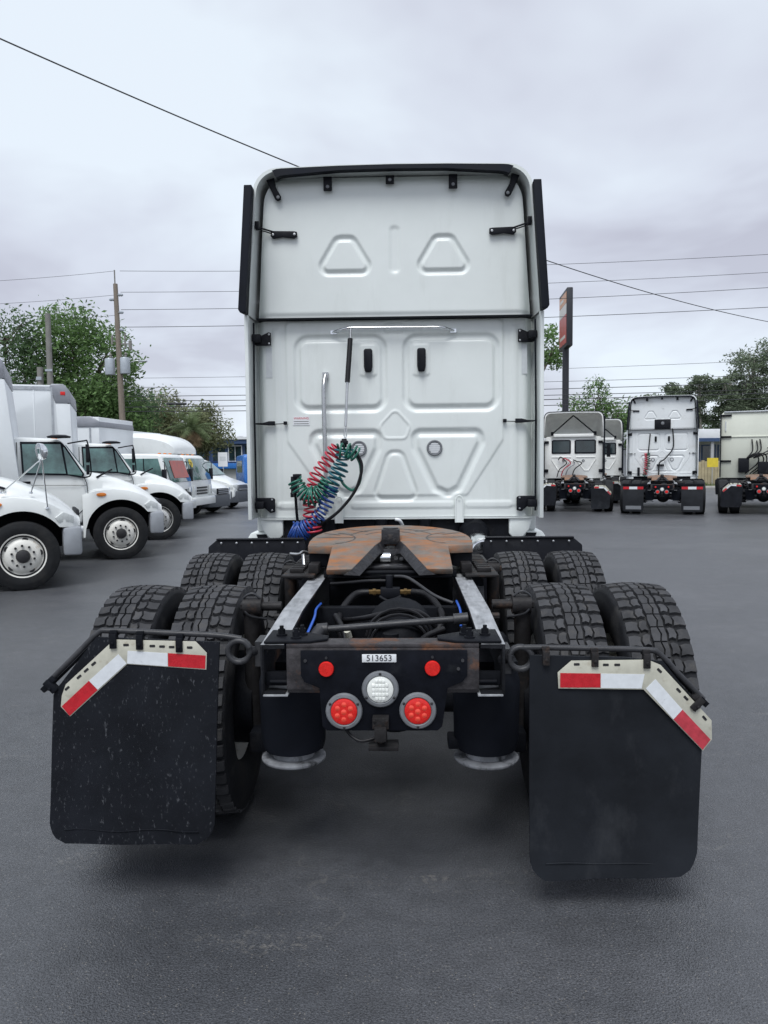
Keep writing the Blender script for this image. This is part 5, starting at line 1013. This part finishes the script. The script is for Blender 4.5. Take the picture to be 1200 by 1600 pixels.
# cab-over trucks
def cabover(root, nose, poster, zb):
    m = MB(); m.prism([(-.95, .45), (-.42, .45), (-.40, .62), (.30, .62), (.34, .45), (.66, .45), (.68, 1.12), (.44, 1.84), (.34, 1.90), (-.88, 1.92), (-.95, 1.86)], 'y', -.88, .88)
    m.v = [(x, y * (1 - max(0, z - 1.15) * .10), z) for x, y, z in m.v]; cab = P(m, 'cab_body', 'white_truck', root, bevel=.05, seg=3)
    m = MB(); m.plate([(.675, -.80, 1.16), (.675, .80, 1.16), (.465, .74, 1.80), (.465, -.74, 1.80)], .014); m.v = [(x + .012, y, z) for x, y, z in m.v]; ws = P(m, 'windscreen', 'glass', cab, bevel=.004)
    if poster:
        m = MB(); m.plate([(.645, -.50, 1.26), (.645, .66, 1.26), (.495, .62, 1.72), (.495, -.46, 1.72)], .008); m.v = [(x + .034, y, z + .006) for x, y, z in m.v]; P(m, 'red_poster', 'poster_red', ws)
    else:
        m = MB(); m.lathe([(.13, 0), (.13, .006), (0, .006)], (.525, -.52, 1.66), (.95, 0, .31), 18); m.v = [(x + .02, y, z) for x, y, z in m.v]; P(m, 'yellow_sticker', 'sign_yellow', ws)
    m = MB(); m.plate([(-.55, -.885, 1.12), (-.55, -.83, 1.78), (.36, -.83, 1.78), (.56, -.885, 1.12)], .010); m.v = [(x, y - .004, z) for x, y, z in m.v]; P(m, 'door_glass', 'glass_dark' if not poster else 'glass', cab)
    m = MB(); m.tube([(.02, -.892, 1.13), (-.02, -.835, 1.78)], .014, 5); P(m, 'window_bar', 'black_rubber', cab)
    m = MB(); m.tube([(-.60, -.884, .66), (-.62, -.884, 1.1), (-.60, -.83, 1.80)], .006, 5); m.tube([(.50, -.884, .66), (.60, -.884, 1.1)], .006, 5); P(m, 'door_seam', 'dark_hub', cab)
    m = MB(); m.box(.60, .80, -.90, .90, .40, .64); P(m, 'bumper', 'white_truck', root, bevel=.03)
    for k in range(3):
        m = MB(); m.box(.675, .705, -.42, .42, .72 + .09 * k, .765 + .09 * k); P(m, 'grille_slot', 'dark_hub', cab)
    for s in (-1, 1):
        m = MB(); m.plate([(.69, s * .52, .70), (.69, s * .82, .70), (.675, s * .82, 1.0), (.685, s * .60, .98)], .02 * s); P(m, 'headlamp', 'headlight', cab, bevel=.006)
        m = MB(); m.tube([(.50, s * .85, 1.70), (.62, s * 1.05, 1.68), (.60, s * 1.05, 1.2)], .014, 6); m.box(.56, .64, s * 1.05 - .08, s * 1.05 + .08, 1.15, 1.5); P(m, 'door_mirror', 'black_plastic', root, bevel=.01)
        front_wheel(root, -.05, s * .80, RIM_W, k=.85, full=False)
        for y in (.75, .98): wheel(root, -3.2, s * y, r=.38, tyre=TYRE_S, rim=RIM_D, sc=.85).rotation_euler = (0, 0, PI / 2)
    for y in (-.4, 0, .4):
        m = MB(); m.lathe([(.045, 0), (.04, .025), (.0, .03)], (.25, y, 1.905), (0, 0, 1), 10); P(m, 'marker_lamp', 'amber', cab)
    m = MB(); m.box(-5.0, .5, -.38, .38, .42, .60); P(m, 'chassis', 'black_frame', root)
    m = MB(); m.box(-5.2, -1.05, -1.1, 1.1, .75, zb); bx5 = P(m, 'cargo_box', 'box_white', root, bevel=.015)
    m = MB(); m.prism([(-1.95, zb - .26), (-1.95, zb + .02), (-1.25, zb + .02), (-1.05, zb - .10), (-1.02, zb - .26)], 'y', -1.125, 1.125); P(m, 'corner_cap', 'box_cap', bx5, bevel=.03)
    m = MB(); m.box(-1.30, -1.26, -1.12, -1.09, .8, zb - .27); P(m, 'corner_post', 'alu', bx5)
    if nose:
        m = MB(); secs = []
        for i in range(11):
            t = i / 10; x = -1.04 + 1.25 * math.sin(t * PI / 2); zt = 1.96 + .62 * math.cos(t * PI / 2) ** .8; w = 1.06 - .25 * t * t
            secs.append([(x, -w, 1.94), (x, -w, 1.94 + (zt - 1.94) * .75), (x, -w * .85, zt - .02), (x, 0, zt + .01), (x, w * .85, zt - .02), (x, w, 1.94 + (zt - 1.94) * .75), (x, w, 1.94)])
        m.loft(secs, closed=True, caps=True); P(m, 'wind_nose', 'white_truck', root, smooth=40)
t4 = thing('box_truck', 'white cab-over box truck with red poster behind its windscreen', 'truck', (-6.12, 20.7, 0), R(-4), GB); cabover(t4, False, True, 2.85)
t5 = thing('box_truck', 'white cab-over box truck with moulded wind nose above its cab', 'truck', (-6.22, 23.5, 0), R(-7), GB); cabover(t5, True, False, 2.62)

# vans
def van(name, label, loc, rz, k, grille_dark):
    v = thing(name, label, 'van', loc, rz, 'white vans at the far end of the left row'); scaled(v, k)
    prof = [(-3.9, .35), (-3.2, .35)] + [(-2.75 + .42 * math.cos(R(a)), .36 + .42 * math.sin(R(a))) for a in range(180, -1, -20)] + [(-2.2, .35), (-.5, .35)] + [(.05 + .42 * math.cos(R(a)), .36 + .42 * math.sin(R(a))) for a in range(180, -1, -20)] + [(.75, .42), (.92, .55), (.94, .85), (.86, 1.02), (.60, 1.14), (.02, 1.32), (-.25, 1.45), (-.95, 2.05), (-1.2, 2.14), (-3.75, 2.16), (-3.92, 2.05)]
    m = MB(); m.prism(prof, 'y', -.98, .98); m.v = [(x, y * (1 - max(0, z - 1.1) * .10) * (1 - max(0, x - .4) * .25), z) for x, y, z in m.v]; b = P(m, 'body', 'white_truck', v, bevel=.05, seg=3)
    wy = lambda z: .98 * (1 - max(0, z - 1.1) * .10)
    m = MB(); m.add([(-.235, -.86, 1.47), (-.235, .86, 1.47), (-.935, .80, 2.05), (-.935, -.80, 2.05), (-.215, -.86, 1.485), (-.215, .86, 1.485), (-.92, .80, 2.07), (-.92, -.80, 2.07)], [(3, 2, 1, 0), (4, 5, 6, 7), (0, 1, 5, 4), (1, 2, 6, 5), (2, 3, 7, 6), (3, 0, 4, 7)]); P(m, 'windscreen', 'glass', b)
    for s in (-1, 1):
        m = MB(); q = [(-1.55, 1.38), (-.45, 1.38), (-.42, 1.45), (-.98, 1.92), (-1.55, 1.92)]; n = len(q); vs = [(x, s * (wy(z) + .003), z) for x, z in q] + [(x, s * (wy(z) + .010), z) for x, z in q]
        m.add(vs, [tuple(range(n)), tuple(range(2 * n - 1, n - 1, -1))] + [(i, (i + 1) % n, n + (i + 1) % n, n + i) for i in range(n)]); P(m, 'door_glass', 'glass_dark', b)
        m = MB(); m.prism([(.50, s * .93), (.88, s * .87), (.97, s * .55), (.93, s * .55), (.84, s * .80), (.50, s * .88)], 'z', .86, 1.06); P(m, 'headlamp', 'headlight', b, bevel=.02)
        m = MB(); m.tube([(-.55, s * .95, 1.45), (-.50, s * 1.1, 1.47)], .03, 6); m.box(-.56, -.46, s * 1.14 - .09, s * 1.14 + .09, 1.40, 1.72); P(m, 'door_mirror', 'black_plastic', v, bevel=.02)
        for x in (.05, -2.75): front_wheel(v, x, s * .86, RIM_S, r=.45 * .8, k=.8, full=False).location.z = .36
    m = MB(); m.prism([(.50, -.97), (.80, -.93), (1.0, -.62), (1.04, 0), (1.0, .62), (.80, .93), (.50, .97)], 'z', .28, .78); P(m, 'bumper', 'grey_bumper', v, bevel=.05)
    m = MB(); m.prism([(-.52, .80), (.52, .80), (.46, 1.04), (-.46, 1.04)], 'x', .90, 1.0); g_ = P(m, 'grille', 'grey_bumper' if grille_dark else 'black_plastic', v, bevel=.015)
    for i in range(3 if not grille_dark else 1):
        m = MB(); m.box(1.0, 1.02, -.46, .46, .825 + .075 * i, .865 + .075 * i); P(m, 'grille_bar', 'bumper_silver', g_, bevel=.005)
    return v
van('cargo_van', 'white van with silver grille bars beside the cab-over truck', (-6.08, 25.6, 0), R(-14), .80, False)
van('cargo_van', 'white van with dark grille, last in the left row', (-5.98, 28.4, 0), R(-12), .84, True)
# blue truck half hidden by the big cab
bt = thing('blue_truck', 'blue truck cab partly hidden behind the large white sleeper', 'truck', (-5.0, 30.5, 0), R(20))
m = MB(); m.prism([(-1.0, .75), (1.0, .75), (1.0, 1.3), (.8, 1.95), (-.9, 2.0), (-1.0, 1.9)], 'x', -.7, .9); b = P(m, 'cab_body', 'blue_paint', bt, bevel=.08, seg=3)
m = MB(); m.box(-.75, .75, -.02, .02, 0, 0.001) if 0 else m.box(-.71, -.69, -.6, .6, 1.3, 1.75); P(m, 'rear_window', 'glass_dark', b)
m = MB(); m.box(-3.0, .9, -.4, .4, .5, .75); m.box(-2.9, -1.2, -.9, .9, .75, .85); P(m, 'chassis', 'black_frame', bt)
for s in (-1, 1):
    for x in (.3, -2.0): front_wheel(bt, x, s * .85, RIM_S, full=False)

# ------------------------------------------------------------------ trees
def leaf_cloud(clumps, n, size, seed, droop=0.0, aspect=0.6, hollow=0.55):
    r = random.Random(seed); m = MB(); tot = sum(c[3] * c[4] * c[5] for c in clumps) ** 1.0
    for (cx, cy, cz, rx, ry, rz) in clumps:
        k = int(n * (rx * ry * rz) / tot)
        subs = [(r.gauss(0, 1), r.gauss(0, 1), r.gauss(0, 1)) for _ in range(max(6, int(9 * rx)))]
        subs = [Vector(s_).normalized() * r.uniform(.45, .95) for s_ in subs]
        for i in range(k):
            if r.random() < .8:
                c = r.choice(subs); d = Vector((r.gauss(0, 1), r.gauss(0, 1), r.gauss(0, 1))) * .22 + c
            else:
                d = Vector((r.gauss(0, 1), r.gauss(0, 1), r.gauss(0, 1))).normalized() * r.uniform(hollow, 1.08)
            p = Vector((cx + d.x * rx, cy + d.y * ry, cz + d.z * rz))
            u = Vector((r.gauss(0, 1), r.gauss(0, 1), r.gauss(0, .7) - droop)).normalized(); w = u.cross(Vector((r.gauss(0, 1), r.gauss(0, 1), r.gauss(0, 1)))).normalized(); s_ = size * r.uniform(.6, 1.4)
            m.add([p - u * s_, p + w * s_ * aspect * .6, p + u * s_, p - w * s_ * aspect * .6], [(0, 1, 2, 3)])
    return m
def tree(name, label, x, y, trunk_h, r0, clumps, n, size, leaf, seed, group=None, bark='bark', limbs=True, droop=0.0, twigs=0):
    t = thing(name, label, 'tree', (x, y, 0), 0, group); r = random.Random(seed + 5)
    m = MB(); top = Vector((r.uniform(-.3, .3), r.uniform(-.2, .2), trunk_h)); m.tube(crom([(0, 0, -.2), (r.uniform(-.1, .1), 0, trunk_h * .5), top], 6), [r0 * (1 - .5 * i / 12) for i in range(13)], 10)
    if limbs:
        for c in clumps:
            e_ = Vector(c[:3]); mid = top.lerp(e_, .5) + Vector((r.uniform(-.4, .4), r.uniform(-.4, .4), r.uniform(-.2, .5))); st = top.lerp(Vector((0, 0, trunk_h * .6)), r.random())
            m.tube(crom([st, mid, e_], 5), [r0 * .45 * (1 - .8 * i / 10) for i in range(11)], 6)
            for q in range(3 + twigs):
                d = Vector((r.gauss(0, 1), r.gauss(0, 1), r.gauss(.3, .8))).normalized(); f_ = Vector((d.x * c[3], d.y * c[4], d.z * c[5])) * r.uniform(.7, 1.05)
                m.tube(crom([mid.lerp(e_, r.random()), e_ + f_ * .5 + Vector((r.uniform(-.2, .2),) * 3), e_ + f_], 4), [r0 * .18 * (1 - .8 * i / 8) for i in range(9)], 5)
    P(m, 'trunk', bark, t, smooth=60)
    P(leaf_cloud(clumps, n, size, seed, droop), 'crown', leaf, t, fix=False)
    return t
tree('oak_tree', 'big bright green tree behind the left box trucks', -18.3, 48, 4.5, .32, [(-1.0, 0, 9.6, 2.2, 2, 2.2), (.9, .3, 8.4, 2.0, 2, 2.0), (-2.6, 0, 7.6, 1.9, 2, 2.0), (.6, 0, 5.8, 2.3, 2, 2.0), (1.9, .4, 4.4, 1.8, 1.6, 1.8), (-1.2, -.3, 5.2, 2.3, 2, 2.2), (2.0, 0, 7.2, 1.2, 1.3, 1.3)], 17000, .15, 'leaf_bright', 11)
tree('oak_tree', 'sparse airy tree at the far left edge beside the big green tree', -22.8, 47, 5, .28, [(0, 0, 9.4, 2.2, 2, 2.0), (-1.5, 0, 6.6, 2.4, 2, 2.4), (1.4, 0, 6.6, 1.8, 1.6, 2.2), (.6, 0, 4.2, 2.4, 2, 2.2)], 8500, .14, 'leaf_deep', 12, twigs=6)
tree('oak_tree', 'low dark tree low behind the second box truck', -20.5, 52, 3, .3, [(0, 0, 5.2, 2.6, 2, 2.4), (3.2, 0, 4.6, 2.4, 2, 2.4), (-2.5, 0, 4.6, 2.4, 2, 2.6)], 12000, .16, 'leaf_deep', 13)
tree('bare_tree', 'thin brownish half-bare tree right of the utility pole', -17.4, 60, 4, .2, [(-1.4, 0, 5.6, 1.9, 1.6, 2.2), (.8, 0, 5.4, 1.8, 1.5, 2.0), (-.5, 0, 3.6, 2.6, 1.6, 1.8)], 4600, .16, 'leaf_dry', 14, bark='bark_grey', twigs=14)
tree('bare_tree', 'olive scrub tree between the pole and the palm', -15.3, 57, 3, .18, [(-.8, 0, 4.2, 1.7, 1.5, 1.6), (1.0, 0, 4.5, 1.3, 1.3, 1.3), (-2.6, 0, 3.8, 1.7, 1.4, 1.9)], 6000, .15, 'leaf_olive', 15, twigs=6)
tree('leafy_tree', 'light green tree top rising behind the palm', -14.2, 62, 3.5, .16, [(0, 0, 5.3, 1.3, 1.2, 1.3), (.8, 0, 4.0, 1.5, 1.2, 1.4), (-.8, 0, 3.6, 1.5, 1.2, 1.4)], 3600, .15, 'leaf_olive', 16, twigs=4)
tree('leafy_tree', 'leafy branches showing between the big cab and the tall sign', 9.3, 52, 7, .22, [(2.2, 0, 9.4, 1.0, 1.2, 1.3), (.2, 0, 9.0, 1.6, 1.4, 1.8), (2.0, 0, 8.5, .8, 1.0, .7)], 2600, .15, 'leaf_bright', 17, twigs=3)
tree('leafy_tree', 'loose green tree behind the two day-cab tractors', 15.9, 57, 3.5, .2, [(0, 0, 6.4, 1.0, 1.0, 1.6), (-1.6, 0, 5.2, 1.5, 1.3, 1.2), (1.5, 0, 5.0, 1.5, 1.3, 1.3), (.2, 0, 4.4, 1.9, 1.4, 1.5), (2.4, 0, 4.0, 1.3, 1.2, 1.3)], 5200, .13, 'leaf_bright', 18, twigs=8)
PG = 'tall pines behind the right-hand tractors'
for i, (px, h_, lab, sd, big) in enumerate(((25.3, 7.6, 'leftmost low pine of the group above the high-roof sleeper', 21, .8), (27.2, 8.6, 'second pine from the left, slim trunk above white canopy', 22, .8), (28.9, 9.1, 'third pine from the left with bare trunk above white canopy', 23, .85), (30.6, 9.2, 'fourth pine from the left, flat crown above white canopy', 24, .9), (33.0, 11.2, 'tallest dense pine near the right edge', 25, 1.35), (35.6, 11.6, 'dense pine at the very right edge', 26, 1.4), (31.9, 8.4, 'pine with low foliage beside the tallest pine', 27, 1.1))):
    r = random.Random(sd); zb = h_ * (.56 if big < 1 else .34)
    cl = []
    for k in range(7 if big < 1 else 11):
        z = zb + (h_ - zb) * (k + .5) / (7 if big < 1 else 11); cl.append((r.uniform(-1.0, 1.0) * big, r.uniform(-.5, .5), z, r.uniform(1.0, 1.7) * big, r.uniform(.9, 1.4) * big, r.uniform(.40, .65) * big))
    tree('pine_tree', lab, px, 70 + r.uniform(-2, 3), h_ * .93, .17, cl, 5000 if big < 1 else 9000, .14, 'leaf_pine', sd, PG, 'bark_grey')
tree('far_trees', 'dark low trees behind the white canopy building', 30.0, 82, 2, .2, [(-4, 0, 3.6, 3, 2, 2.4), (0, 0, 4.0, 3, 2, 2.6), (4, 0, 4.0, 3, 2, 2.8), (8, 0, 4.2, 3, 2, 3.0)], 7000, .2, 'leaf_deep', 31)
tl = leaf_cloud([(x_, 150 + (x_ * 7 % 9), 1.6, 6, 3, 2.2 + (x_ * 3 % 5) * .3) for x_ in range(-130, 140, 8)], 16000, .32, 77)
tag(tl.build('distant_treeline', 'leaf_deep', fix=False), 'low distant line of dark trees along the horizon', 'trees', kind='stuff')
# palm
pt = thing('palm_tree', 'short palm with drooping fronds left of the big cab', 'palm', (-11.35, 45.5, 0)); r = random.Random(3)
m = MB(); m.tube([(0, 0, -.1), (.03, 0, 1.2), (0, 0, 3.65)], [.22, .20, .24], 12)
for i in range(40):
    a = i * 2.4; z = .4 + i * .078; m.obox((.22 * math.cos(a), .22 * math.sin(a), z), (.10, .10, .14), Matrix.Rotation(a, 3, 'Z') @ Matrix.Rotation(.5, 3, 'Y'))
P(m, 'trunk', 'bark', pt)
def frond(m, a, el_, L_, droop):
    d = Vector((math.cos(a) * math.cos(el_), math.sin(a) * math.cos(el_), math.sin(el_))); p = Vector((0, 0, 3.65)); pts = []
    for i in range(13): pts.append(p.copy()); p = p + d * (L_ / 12); d = (d + Vector((0, 0, -droop / 12))).normalized()
    m.tube(pts, [.025 * (1 - .07 * i) for i in range(13)], 4); sd_ = Vector((-math.sin(a), math.cos(a), 0))
    for i in range(2, 13):
        for s in (-1, 1):
            for q in (0, .5):
                b_ = pts[i - 1].lerp(pts[i], q); l_ = .50 * math.sin(PI * (.12 + .85 * i / 13)) + .08; dr = (pts[i] - pts[i - 1]).normalized(); tip = b_ + (sd_ * s * .8 + dr * .55 + Vector((0, 0, -.28 + r.uniform(-.1, .1)))) * l_
                nn = dr * .022; m.add([b_ - nn, b_ + nn, tip], [(0, 1, 2)])
for i in range(26):
    m = MB(); frond(m, i * 2.399, R(r.uniform(5, 80)), r.uniform(1.3, 1.9), r.uniform(.9, 1.7)); P(m, 'frond', 'palm_leaf', pt, fix=False)
for i in range(12):
    m = MB(); frond(m, i * 2.399 + .6, R(r.uniform(-45, -5)), r.uniform(.9, 1.2), 1.4); P(m, 'dead_frond', 'palm_dead', pt, fix=False)

# ------------------------------------------------------------------ utility poles and wires
up = thing('utility_pole', 'tall wooden utility pole with two grey transformers and a lamp arm', 'pole', (-14.45, 43, 0))
PT = Vector((-.22, 0, 11.6))
m = MB(); m.tube([(0, 0, -.2), (-.08, 0, 5), PT], [.19, .165, .12], 12); P(m, 'post', 'wood_pole', up, smooth=60)
m = MB(); m.cyl((-.24, 0, 11.4), (-.25, 0, 12.35), .035, n=8); P(m, 'top_pin', 'concrete_pole', up)
for z, s in ((10.75, -1), (11.0, 1), (10.05, 1), (9.1, 1)):
    m = MB(); m.lathe([(0, 0), (.05, .02), (.09, .10), (.06, .14), (.09, .20), (.05, .30), (0, .31)], (-.2 + s * .08, 0, z), (s, 0, 0), 12); P(m, 'insulator', 'transformer', up, smooth=40)
for x, z in ((-.62, 7.05), (.22, 7.1)):
    m = MB(); m.lathe([(0, 0), (.26, .0), (.27, .05), (.27, .82), (.24, .88), (.1, .92), (0, .92)], (x, -.12, z - .42), (0, 0, 1), 20); tr = P(m, 'transformer', 'transformer', up, smooth=40)
    m = MB(); m.lathe([(.05, 0), (.08, .06), (.05, .10), (.08, .16), (.04, .26), (0, .28)], (x + .05, -.12, z + .50), (0, 0, 1), 10); P(m, 'bushing', 'concrete_pole', tr, smooth=40)
m = MB(); m.tube(crom([(0, 0, 6.75), (.4, 0, 7.25), (.75, 0, 7.40), (1.05, 0, 7.38)]), .03, 8); m.box(.95, 1.4, -.10, .10, 7.34, 7.42); P(m, 'lamp_arm', 'alu', up, bevel=.01)
m = MB(); m.box(-.45, -.25, -.05, .05, 8.45, 8.5); m.cyl((-.5, 0, 8.3), (-.5, 0, 8.8), .06, n=8); m.cyl((.22, 0, 8.1), (.22, 0, 8.9), .05, n=8); m.cyl((.5, 0, 8.0), (.5, 0, 8.5), .09, n=8); m.box(-.1, .6, -.03, .03, 8.3, 8.36); P(m, 'fuse_cutout', 'concrete_pole', up)
p2 = thing('utility_pole', 'slim wooden pole in front of the big green tree', 'pole', (-15.45, 36, 0)); m = MB(); m.tube([(0, 0, -.2), (0, 0, 8.65)], [.17, .12], 10); P(m, 'post', 'concrete_pole', p2, smooth=60); m = MB(); m.box(-.16, .16, -.14, -.10, 6.0, 6.1); P(m, 'bracket', 'transformer', p2)
p3 = thing('utility_pole', 'short stub pole left of the slim wooden pole', 'pole', (-15.9, 36, 0)); m = MB(); m.tube([(0, 0, -.2), (0, 0, 6.2)], [.16, .14], 10); P(m, 'post', 'concrete_pole', p3, smooth=60); m = MB(); m.box(-.12, .12, -.18, -.13, 5.6, 5.75); P(m, 'bracket', 'transformer', p3)
def wire(name, label, a, b, sag, rr_=.018, n=40, group='overhead wires', i0=0, ext=16):
    a = Vector(a); b = Vector(b); m = MB(); m.tube([a.lerp(b, i / n) - Vector((0, 0, sag * 4 * (i / n) * (1 - i / n))) for i in range(i0, n + 1 + ext)], rr_, 5); o = m.build(name, 'wire', smooth=60); tag(o, label, 'wire', group); return o
ORD = ['topmost wire from the utility pole top to the right edge', 'second wire down from the pole top', 'third wire down from the pole top', 'fourth wire down from the pole top', 'upper of two thin wires above the streetlamp level', 'lower of two thin wires above the streetlamp level', 'fifth lowest wire across the row of trees', 'fourth lowest wire across the row of trees', 'third lowest thick wire across the row of trees', 'second lowest thick wire across the row of trees']
for (zl, zr, rr_, sag), lab in zip(((12.3, 12.55, .012, .35), (11.15, 11.62, .012, .30), (10.2, 10.85, .014, .30), (9.25, 9.80, .016, .25), (6.45, 7.0, .010, .2), (5.95, 6.2, .012, .2), (5.45, 5.8, .018, .15), (5.2, 5.42, .018, .15), (4.85, 5.22, .022, .12), (4.62, 4.98, .02, .2)), ORD):
    wire('overhead_wire', lab, (-14.4, 43, zl), (24.5, 41, zr), sag, rr_)
for (za, zb, rr_), lab in zip(((12.3, 11.9, .010), (11.0, 10.7, .010), (9.9, 9.7, .010)), ('topmost wire running left from the pole top', 'second wire running left from the pole', 'third wire running left from the pole')):
    wire('overhead_wire', lab, (-14.7, 43, za), (-30, 44, zb), .2, rr_)
wire('overhead_wire', 'wire slanting up through the big green tree to the stub pole', (-15.9, 36, 5.7), (-22, 33, 5.4), .3, .014, ext=0)
wire('service_cable', 'long dark cable sloping from upper left behind the cab to right', (-10.5, 19.0, 12.45), (22.2, 44.5, 9.45), .9, .020, 60, i0=-22)
m = MB(); m.cyl((-12.0, 42.9, 5.02), (-10.9, 42.9, 5.0), .07, n=10); tag(m.build('cable_splice', 'wire'), 'black splice sleeve on a wire right of the utility pole', 'cable splice')

# ------------------------------------------------------------------ pole sign
sg = thing('pole_sign', 'tall red and cream sign on a dark post beside the big cab', 'sign', (10.62, 45, 0), R(-94))
m = MB(); m.cyl((0, 0, -.2), (0, 0, 8.4), .19, n=16); P(m, 'post', 'sign_dark', sg, smooth=40)
m = MB(); m.box(-1.35, 1.35, -.17, .17, 8.1, 11.35); cb = P(m, 'cabinet', 'sign_dark', sg, bevel=.05)
for s in (-1, 1):
    for z0, z1, mt in ((8.3, 9.9, 'sign_red'), (9.92, 10.5, 'sign_cream'), (10.52, 11.15, 'sign_orange')):
        m = MB(); m.box(-1.2, 1.2, s * .172 if s > 0 else -.185, s * .185 if s > 0 else -.172, z0, z1); P(m, 'face_panel', mt, cb)
    m = MB(); m.box(-.9, .9, s * .187 if s > 0 else -.191, s * .191 if s > 0 else -.187, 8.62, 8.8); m.box(-.9, .3, s * .187 if s > 0 else -.191, s * .191 if s > 0 else -.187, 10.75, 10.92); P(m, 'blurred_print', 'sign_cream', cb)
# ------------------------------------------------------------------ buildings
bl = thing('workshop_building', 'low blue and white building with tall windows left of the cab', 'building', (-15.5, 72, 0))
m = MB(); m.box(-2.4, 14, 0, 8, 0, 3.55); w_ = P(m, 'wall', 'blue_dark', bl)
m = MB(); m.prism([(-.5, 3.55), (8.8, 3.55), (8.8, 3.8), (-.5, 4.15)], 'x', -2.8, 14.4); rf = P(m, 'roof', 'blue_dark', bl); m = MB(); m.box(-2.85, 14.45, -.62, -.52, 3.95, 4.18); P(m, 'fascia', 'wall_white', rf)
for k in range(10):
    x = -2.0 + 1.5 * k
    for z0, z1 in ((1.9, 3.4),):
        m = MB(); m.box(x, x + 1.3, -.06, -.01, z0, z1); wd = P(m, 'window', 'wall_white' if k % 3 == 2 else 'blue_dark', bl)
        for q in range(2):
            m = MB(); m.box(x + .08 + .6 * q, x + .62 + .6 * q, -.09, -.065, z0 + .08, z1 - .08); P(m, 'pane', 'glass_dark', wd)
m = MB(); m.box(-2.4, 14, -.5, -.02, 1.25, 1.75); P(m, 'awning', 'blue_paint', bl, bevel=.03); m = MB(); m.box(-2.4, 14, -.06, -.01, .1, 1.2); P(m, 'lower_wall', 'wall_grey', bl)
for x in (1.6, 4.3):
    m = MB(); m.lathe([(.55, 0), (.55, .2), (.42, .42), (.2, .52), (0, .54)], (x, 3, 3.85), (0, 0, 1), 16); P(m, 'roof_vent', 'wall_grey', rf, smooth=40)
ps = thing('notice_sign', 'small white notice board on a post beside the palm', 'sign', (-9.6, 46, 0)); m = MB(); m.box(-.28, .28, -.02, .02, 1.5, 2.35); P(m, 'board', 'tag_white', ps); m = MB(); m.cyl((0, .05, 0), (0, .05, 1.9), .03, n=8); P(m, 'post', 'alu', ps); m = MB(); m.box(-.18, .18, -.026, -.021, 1.85, 2.1); P(m, 'print', 'sticker_grey', ps)
br = thing('canopy_building', 'white canopied shop building between the right-hand tractors', 'building', (23.5, 57, 0))
m = MB(); m.box(-4, 5, 0, 7, 0, 3.1); P(m, 'wall', 'wall_grey', br)
m = MB(); m.box(-4.6, 5.6, -1.4, 7.2, 3.0, 3.85); P(m, 'canopy', 'wall_white', br, bevel=.05)
m = MB(); m.box(-4.62, 5.62, -1.43, -1.40, 2.95, 3.2); P(m, 'canopy_trim', 'blue_dark', br)
for k in range(7):
    x = -3.6 + 1.2 * k
    m = MB(); m.box(x, x + 1.1, -.05, -.01, 1.3, 2.75); wd = P(m, 'window', 'blue_dark', br)
    m = MB(); m.box(x + .1, x + 1.0, -.08, -.055, 1.4, 2.65); P(m, 'pane', 'glass_dark', wd)
for x in (-3.9, .2, 4.6):
    m = MB(); m.box(x, x + .2, -1.3, -1.1, 0, 3.0); P(m, 'pillar', 'wall_grey', br)
fn = thing('board_fence', 'sandy board fence below the canopy building', 'fence', (22.6, 51.5, 0))
m = MB(); m.box(-2.6, 2.6, .06, .12, .3, .4); m.box(-2.6, 2.6, .06, .12, 1.2, 1.3); P(m, 'rail', 'sand_wall', fn)
for k in range(24):
    m = MB(); m.box(-2.6 + .215 * k, -2.6 + .215 * k + .195, 0, .05, 0, 1.55 + .05 * math.sin(k * 2.3)); P(m, 'board', 'sand_wall', fn)
ys = thing('yellow_sign', 'small yellow sign in front of the board fence', 'sign', (21.6, 50.5, 0)); m = MB(); m.box(-.36, .36, -.02, .02, 1.15, 1.75); P(m, 'board', 'sign_yellow', ys); m = MB(); m.cyl((0, .04, 0), (0, .04, 1.5), .03, n=8); P(m, 'post', 'alu', ys)
y2 = thing('poster_board', 'small white and red board beside the yellow sign', 'sign', (22.75, 50.5, 0)); m = MB(); m.box(-.42, .42, -.02, .02, 1.2, 1.8); P(m, 'board', 'tag_white', y2); m = MB(); m.cyl((0, .04, 0), (0, .04, 1.5), .03, n=8); P(m, 'post', 'alu', y2); m = MB(); m.box(-.3, .3, -.026, -.021, 1.35, 1.5); P(m, 'print', 'poster_red', y2)
